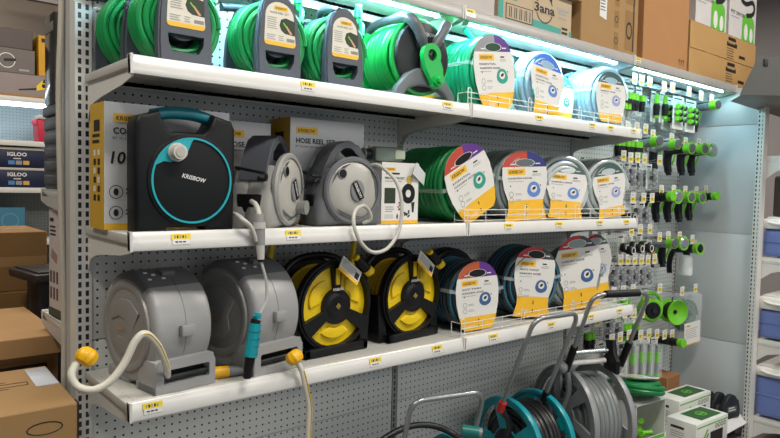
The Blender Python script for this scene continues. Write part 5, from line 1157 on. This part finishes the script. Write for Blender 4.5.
# ================================================================== hose trolleys on the base deck
TUBE = P('brushed trolley tube', '9fa3a4', .3, .75, .05); SILP = P('silver grey plastic', '8b8e90', .38, .1, .06); SILD = P('hub dark grey', '5f6264', .4)
BLH = P('black rubber hose', '1b1d1f', .38, 0, .12); GRT = P('grey trolley hose', '7f8585', .36, 0, .06)
def spokes(Rr, Ri, Ro, n, dg, tw=0):
    out = []
    for k in range(n):
        a0, a1 = 360*k/n+dg, 360*(k+1)/n-dg
        out.append(arc(0, 0, Ro, a0+tw, a1+tw, 8)+list(reversed(arc(0, 0, Ri, a0+dg*.6, a1-dg*.6, 5))))
    return out
AX = RZ(90)    # local prism plane -> yz plane
def trolley(name, label, loc, rz, w, Rr, zc, disc, hose, hr, handle, hw, clamp, frame, nsp=5, tw=0, hubm=CHAR, wheelm=BLACK, hx=0., clamp2=None):
    t = thing(name, label, 'hose trolley', loc, rz)
    for s_ in (-1, 1):
        b = B(); b.M = T(s_*w/2, 0, zc) @ AX
        b.prism(arc(0, 0, Rr, 0, 360, 56)[:-1], -.006, .006, disc, holes=spokes(Rr, Rr*.36, Rr*.84, nsp, 9, tw))
        b.M = T(s_*w/2, 0, zc) @ RY(90); b.lathe([(Rr-.01, -.013), (Rr+.001, -.013), (Rr+.004, 0), (Rr+.001, .013), (Rr-.01, .013), (Rr-.013, 0), (Rr-.01, -.013)], disc, 56, cap=False)
        b.lathe([(.0, -.016), (Rr*.28, -.012), (Rr*.36, -.004), (Rr*.36, .004), (Rr*.28, .012), (0, .016)], hubm, 32); b.build('side_disc', t, recalc=True)
    b = B(); b.M = T(-w/2+.012, 0, zc) @ AX
    hosewind(b, Rr*.8, w-.024, hr, hose, 0, None, 2, .002, 61) if False else None
    b.M = T(w/2-.012, 0, zc) @ RZ(90); hosewind(b, Rr*.83, w-.03, hr, hose, .002, None, 2, .003, 62); b.build('hose', t)
    b = B(); b.cyl((-w/2, 0, zc), (w/2, 0, zc), Rr*.5, hubm, n=28); b.build('drum', t)
    # handle: given as (y, z) from low clamp to top, both sides joined by a top bar
    lo, up = handle
    b = B(); c = Vector((0, up[0]-lo[0], up[1]-lo[1])).normalized(); r_ = .05
    pts = [(hx-hw/2, lo[0], lo[1])]
    pL = Vector((hx-hw/2, up[0], up[1])); pR = Vector((hx+hw/2, up[0], up[1]))
    for k in range(9):
        a = PI/2*k/8; pts.append(tuple(pL+Vector((r_*(1-math.cos(a)), 0, 0))-c*r_*(1-math.sin(a))))
    for k in range(9):
        a = PI/2*k/8; pts.append(tuple(pR-Vector((r_*(1-math.sin(a)), 0, 0))-c*r_*(1-math.cos(a))))
    pts.append((hx+hw/2, lo[0], lo[1])); b.tube(pts, .0095, TUBE, 12); b.build('handle', t)
    for s_ in (-1, 1):
        b = B(); p = Vector((hx+s_*hw/2, lo[0], lo[1])); b.cyl(tuple(p-c*.03), tuple(p+c*(.015 if clamp is RED else .1)), .0165, clamp if s_ < 0 or not clamp2 else clamp2, n=16); b.build('clamp', t)
        b = B(); b.tube(curve([tuple(p-c*.02), (s_*(w/2+.018), (lo[0]+0)/2-.01, (lo[1]+zc)/2), (s_*(w/2+.018), 0, zc), (s_*(w/2+.018), .02, zc-Rr*.6), (s_*(w/2+.018), -.04, .012)], 5), .013, frame, 10); b.bx(s_*(w/2+.018)-.012, s_*(w/2+.018)+.012, -.14, .1, .0, .02, frame, .005); b.build('frame_leg', t)
    for s_ in (-1, 1):
        b = B(); b.M = T(s_*(w/2+.045), .06, .062) @ RY(90); b.lathe([(.02, -.012), (.055, -.014), (.061, -.008), (.061, .008), (.055, .014), (.02, .012)], wheelm, 28); b.build('wheel', t)
    return t
zb = .1362
t = trolley('hose_trolley', 'tall teal hose trolley with red clamps, black hose and long silver handle', (1.69, -.285, zb), -6, .19, .2, .245, TEAL, BLH, .0115, ((-.04, .44), (-.2, .825)), .26, RED, CHAR, hx=-.04, clamp2=BLACK)
t2 = trolley('hose_trolley', 'low teal hose trolley with short silver handle and loose black hose', (1.095, -.3, zb), -15, .23, .165, .225, TEAL, BLH, .0115, ((-.1, .43), (-.155, .605)), .29, RED, CHAR)
b = B(); b.tube(curve([(-.12, -.14, .2), (-.27, -.16, .34), (-.25, -.1, .44), (-.1, -.04, .47), (.02, -.06, .46), (.1, -.12, .4), (.11, -.15, .3)], 6), .0115, BLH, 10); b.build('hose_end', t2)
b = B(); b.cyl((.06, -.15, .475), (.11, -.18, .47), .021, P('dark teal plastic', '0c6a66', .4), .022, n=18); b.cyl((.11, -.18, .47), (.12, -.186, .469), .0175, MIDGREY, n=18); b.cyl((.1205, -.1863, .469), (.1215, -.187, .4688), .011, BLACK, n=14); b.build('hose_connector', t2)
t3 = trolley('hose_trolley', 'large silver grey hose trolley with black foam grip beside the display boxes', (2.105, -.305, zb), -20, .2, .24, .27, SILP, GRT, .0135, ((-.085, .545), (-.24, .885)), .3, BLACK, SILP, hx=.0, nsp=6, tw=12, hubm=SILD)
b = B(); b.cyl((-.088, -.24, .885), (.088, -.24, .885), .0165, BLACK, n=16); b.build('grip', t3)
b = B(); b.cyl((-.15, -.1, .60), (.05, -.1, .60), .011, SILV, n=14); b.cyl((-.15, -.085, .55), (.05, -.085, .55), .012, PAPERW, n=14); b.build('crossbar', t3)
b = B(); b.ball((-.185, -.09, .535), .026, SILP); b.cyl((-.15, -.09, .535), (-.185, -.09, .535), .012, BLACK, n=12); b.build('crank_knob', t3)
b = B(); b.prism([(-.05, .0), (.03, .01), (.045, .05), (.015, .09), (.03, .14), (-.02, .15), (-.03, .09), (-.055, .06)], -.012, .012, BLACK, M=T(.07, -.1, .5) @ RZ(90), bev=.004); b.build('lever', t3)
b = B(); b.M = T(-.07, 0, .27) @ RZ(90); b.tube([(Q*math.cos(a), 0, Q*math.sin(a)) for Q in (.208,) for a in [2*PI*i/50 for i in range(50)]], .004, P('salmon hose stripe', 'c77a63', .4), 6, closed=True); b.build('hose_stripe', t3)
# ================================================================== light
def area(n, loc, rot, sx, sy, pw, col):
    l = bpy.data.lights.new(n, 'AREA'); l.shape = 'RECTANGLE'; l.size = sx; l.size_y = sy; l.energy = pw; l.color = col
    o = bpy.data.objects.new(n, l); COL.objects.link(o); o.location = loc; o.rotation_euler = tuple(R(a) for a in rot); return o
area('ceiling_light', (.6, -1.9, 3.5), (0, 0, 0), 1.2, .3, 62, (1, .94, .86))
area('ceiling_light', (3.2, -1.9, 3.5), (0, 0, 0), 1.2, .3, 62, (1, .94, .86))
area('ceiling_light', (-1.2, -.6, 3.5), (0, 0, 0), .5, .5, 40, (1, .93, .82))
area('ceiling_light', (0, 2.2, 3.5), (0, 0, 0), 2.2, .4, 60, (1, .9, .78))
area('aisle_fill', (2.2, -4.2, 2.6), (62, 0, 10), 3.5, .5, 30, (1, .96, .9))  # added soft fill for the dim space under the shelves, no real fixture
area('ceiling_light', (4.6, 1.6, 3.5), (0, 0, 0), 1.2, .4, 60, (1, .93, .85))  # added lamp that brightens the dark wall at the upper right
w = bpy.data.worlds.new('world'); sc.world = w; w.use_nodes = True
w.node_tree.nodes['Background'].inputs[0].default_value = (.85, .9, 1, 1); w.node_tree.nodes['Background'].inputs[1].default_value = .5
sc.view_settings.view_transform = 'Standard'
sc.view_settings.exposure = .1
sc.cycles.use_denoising = True
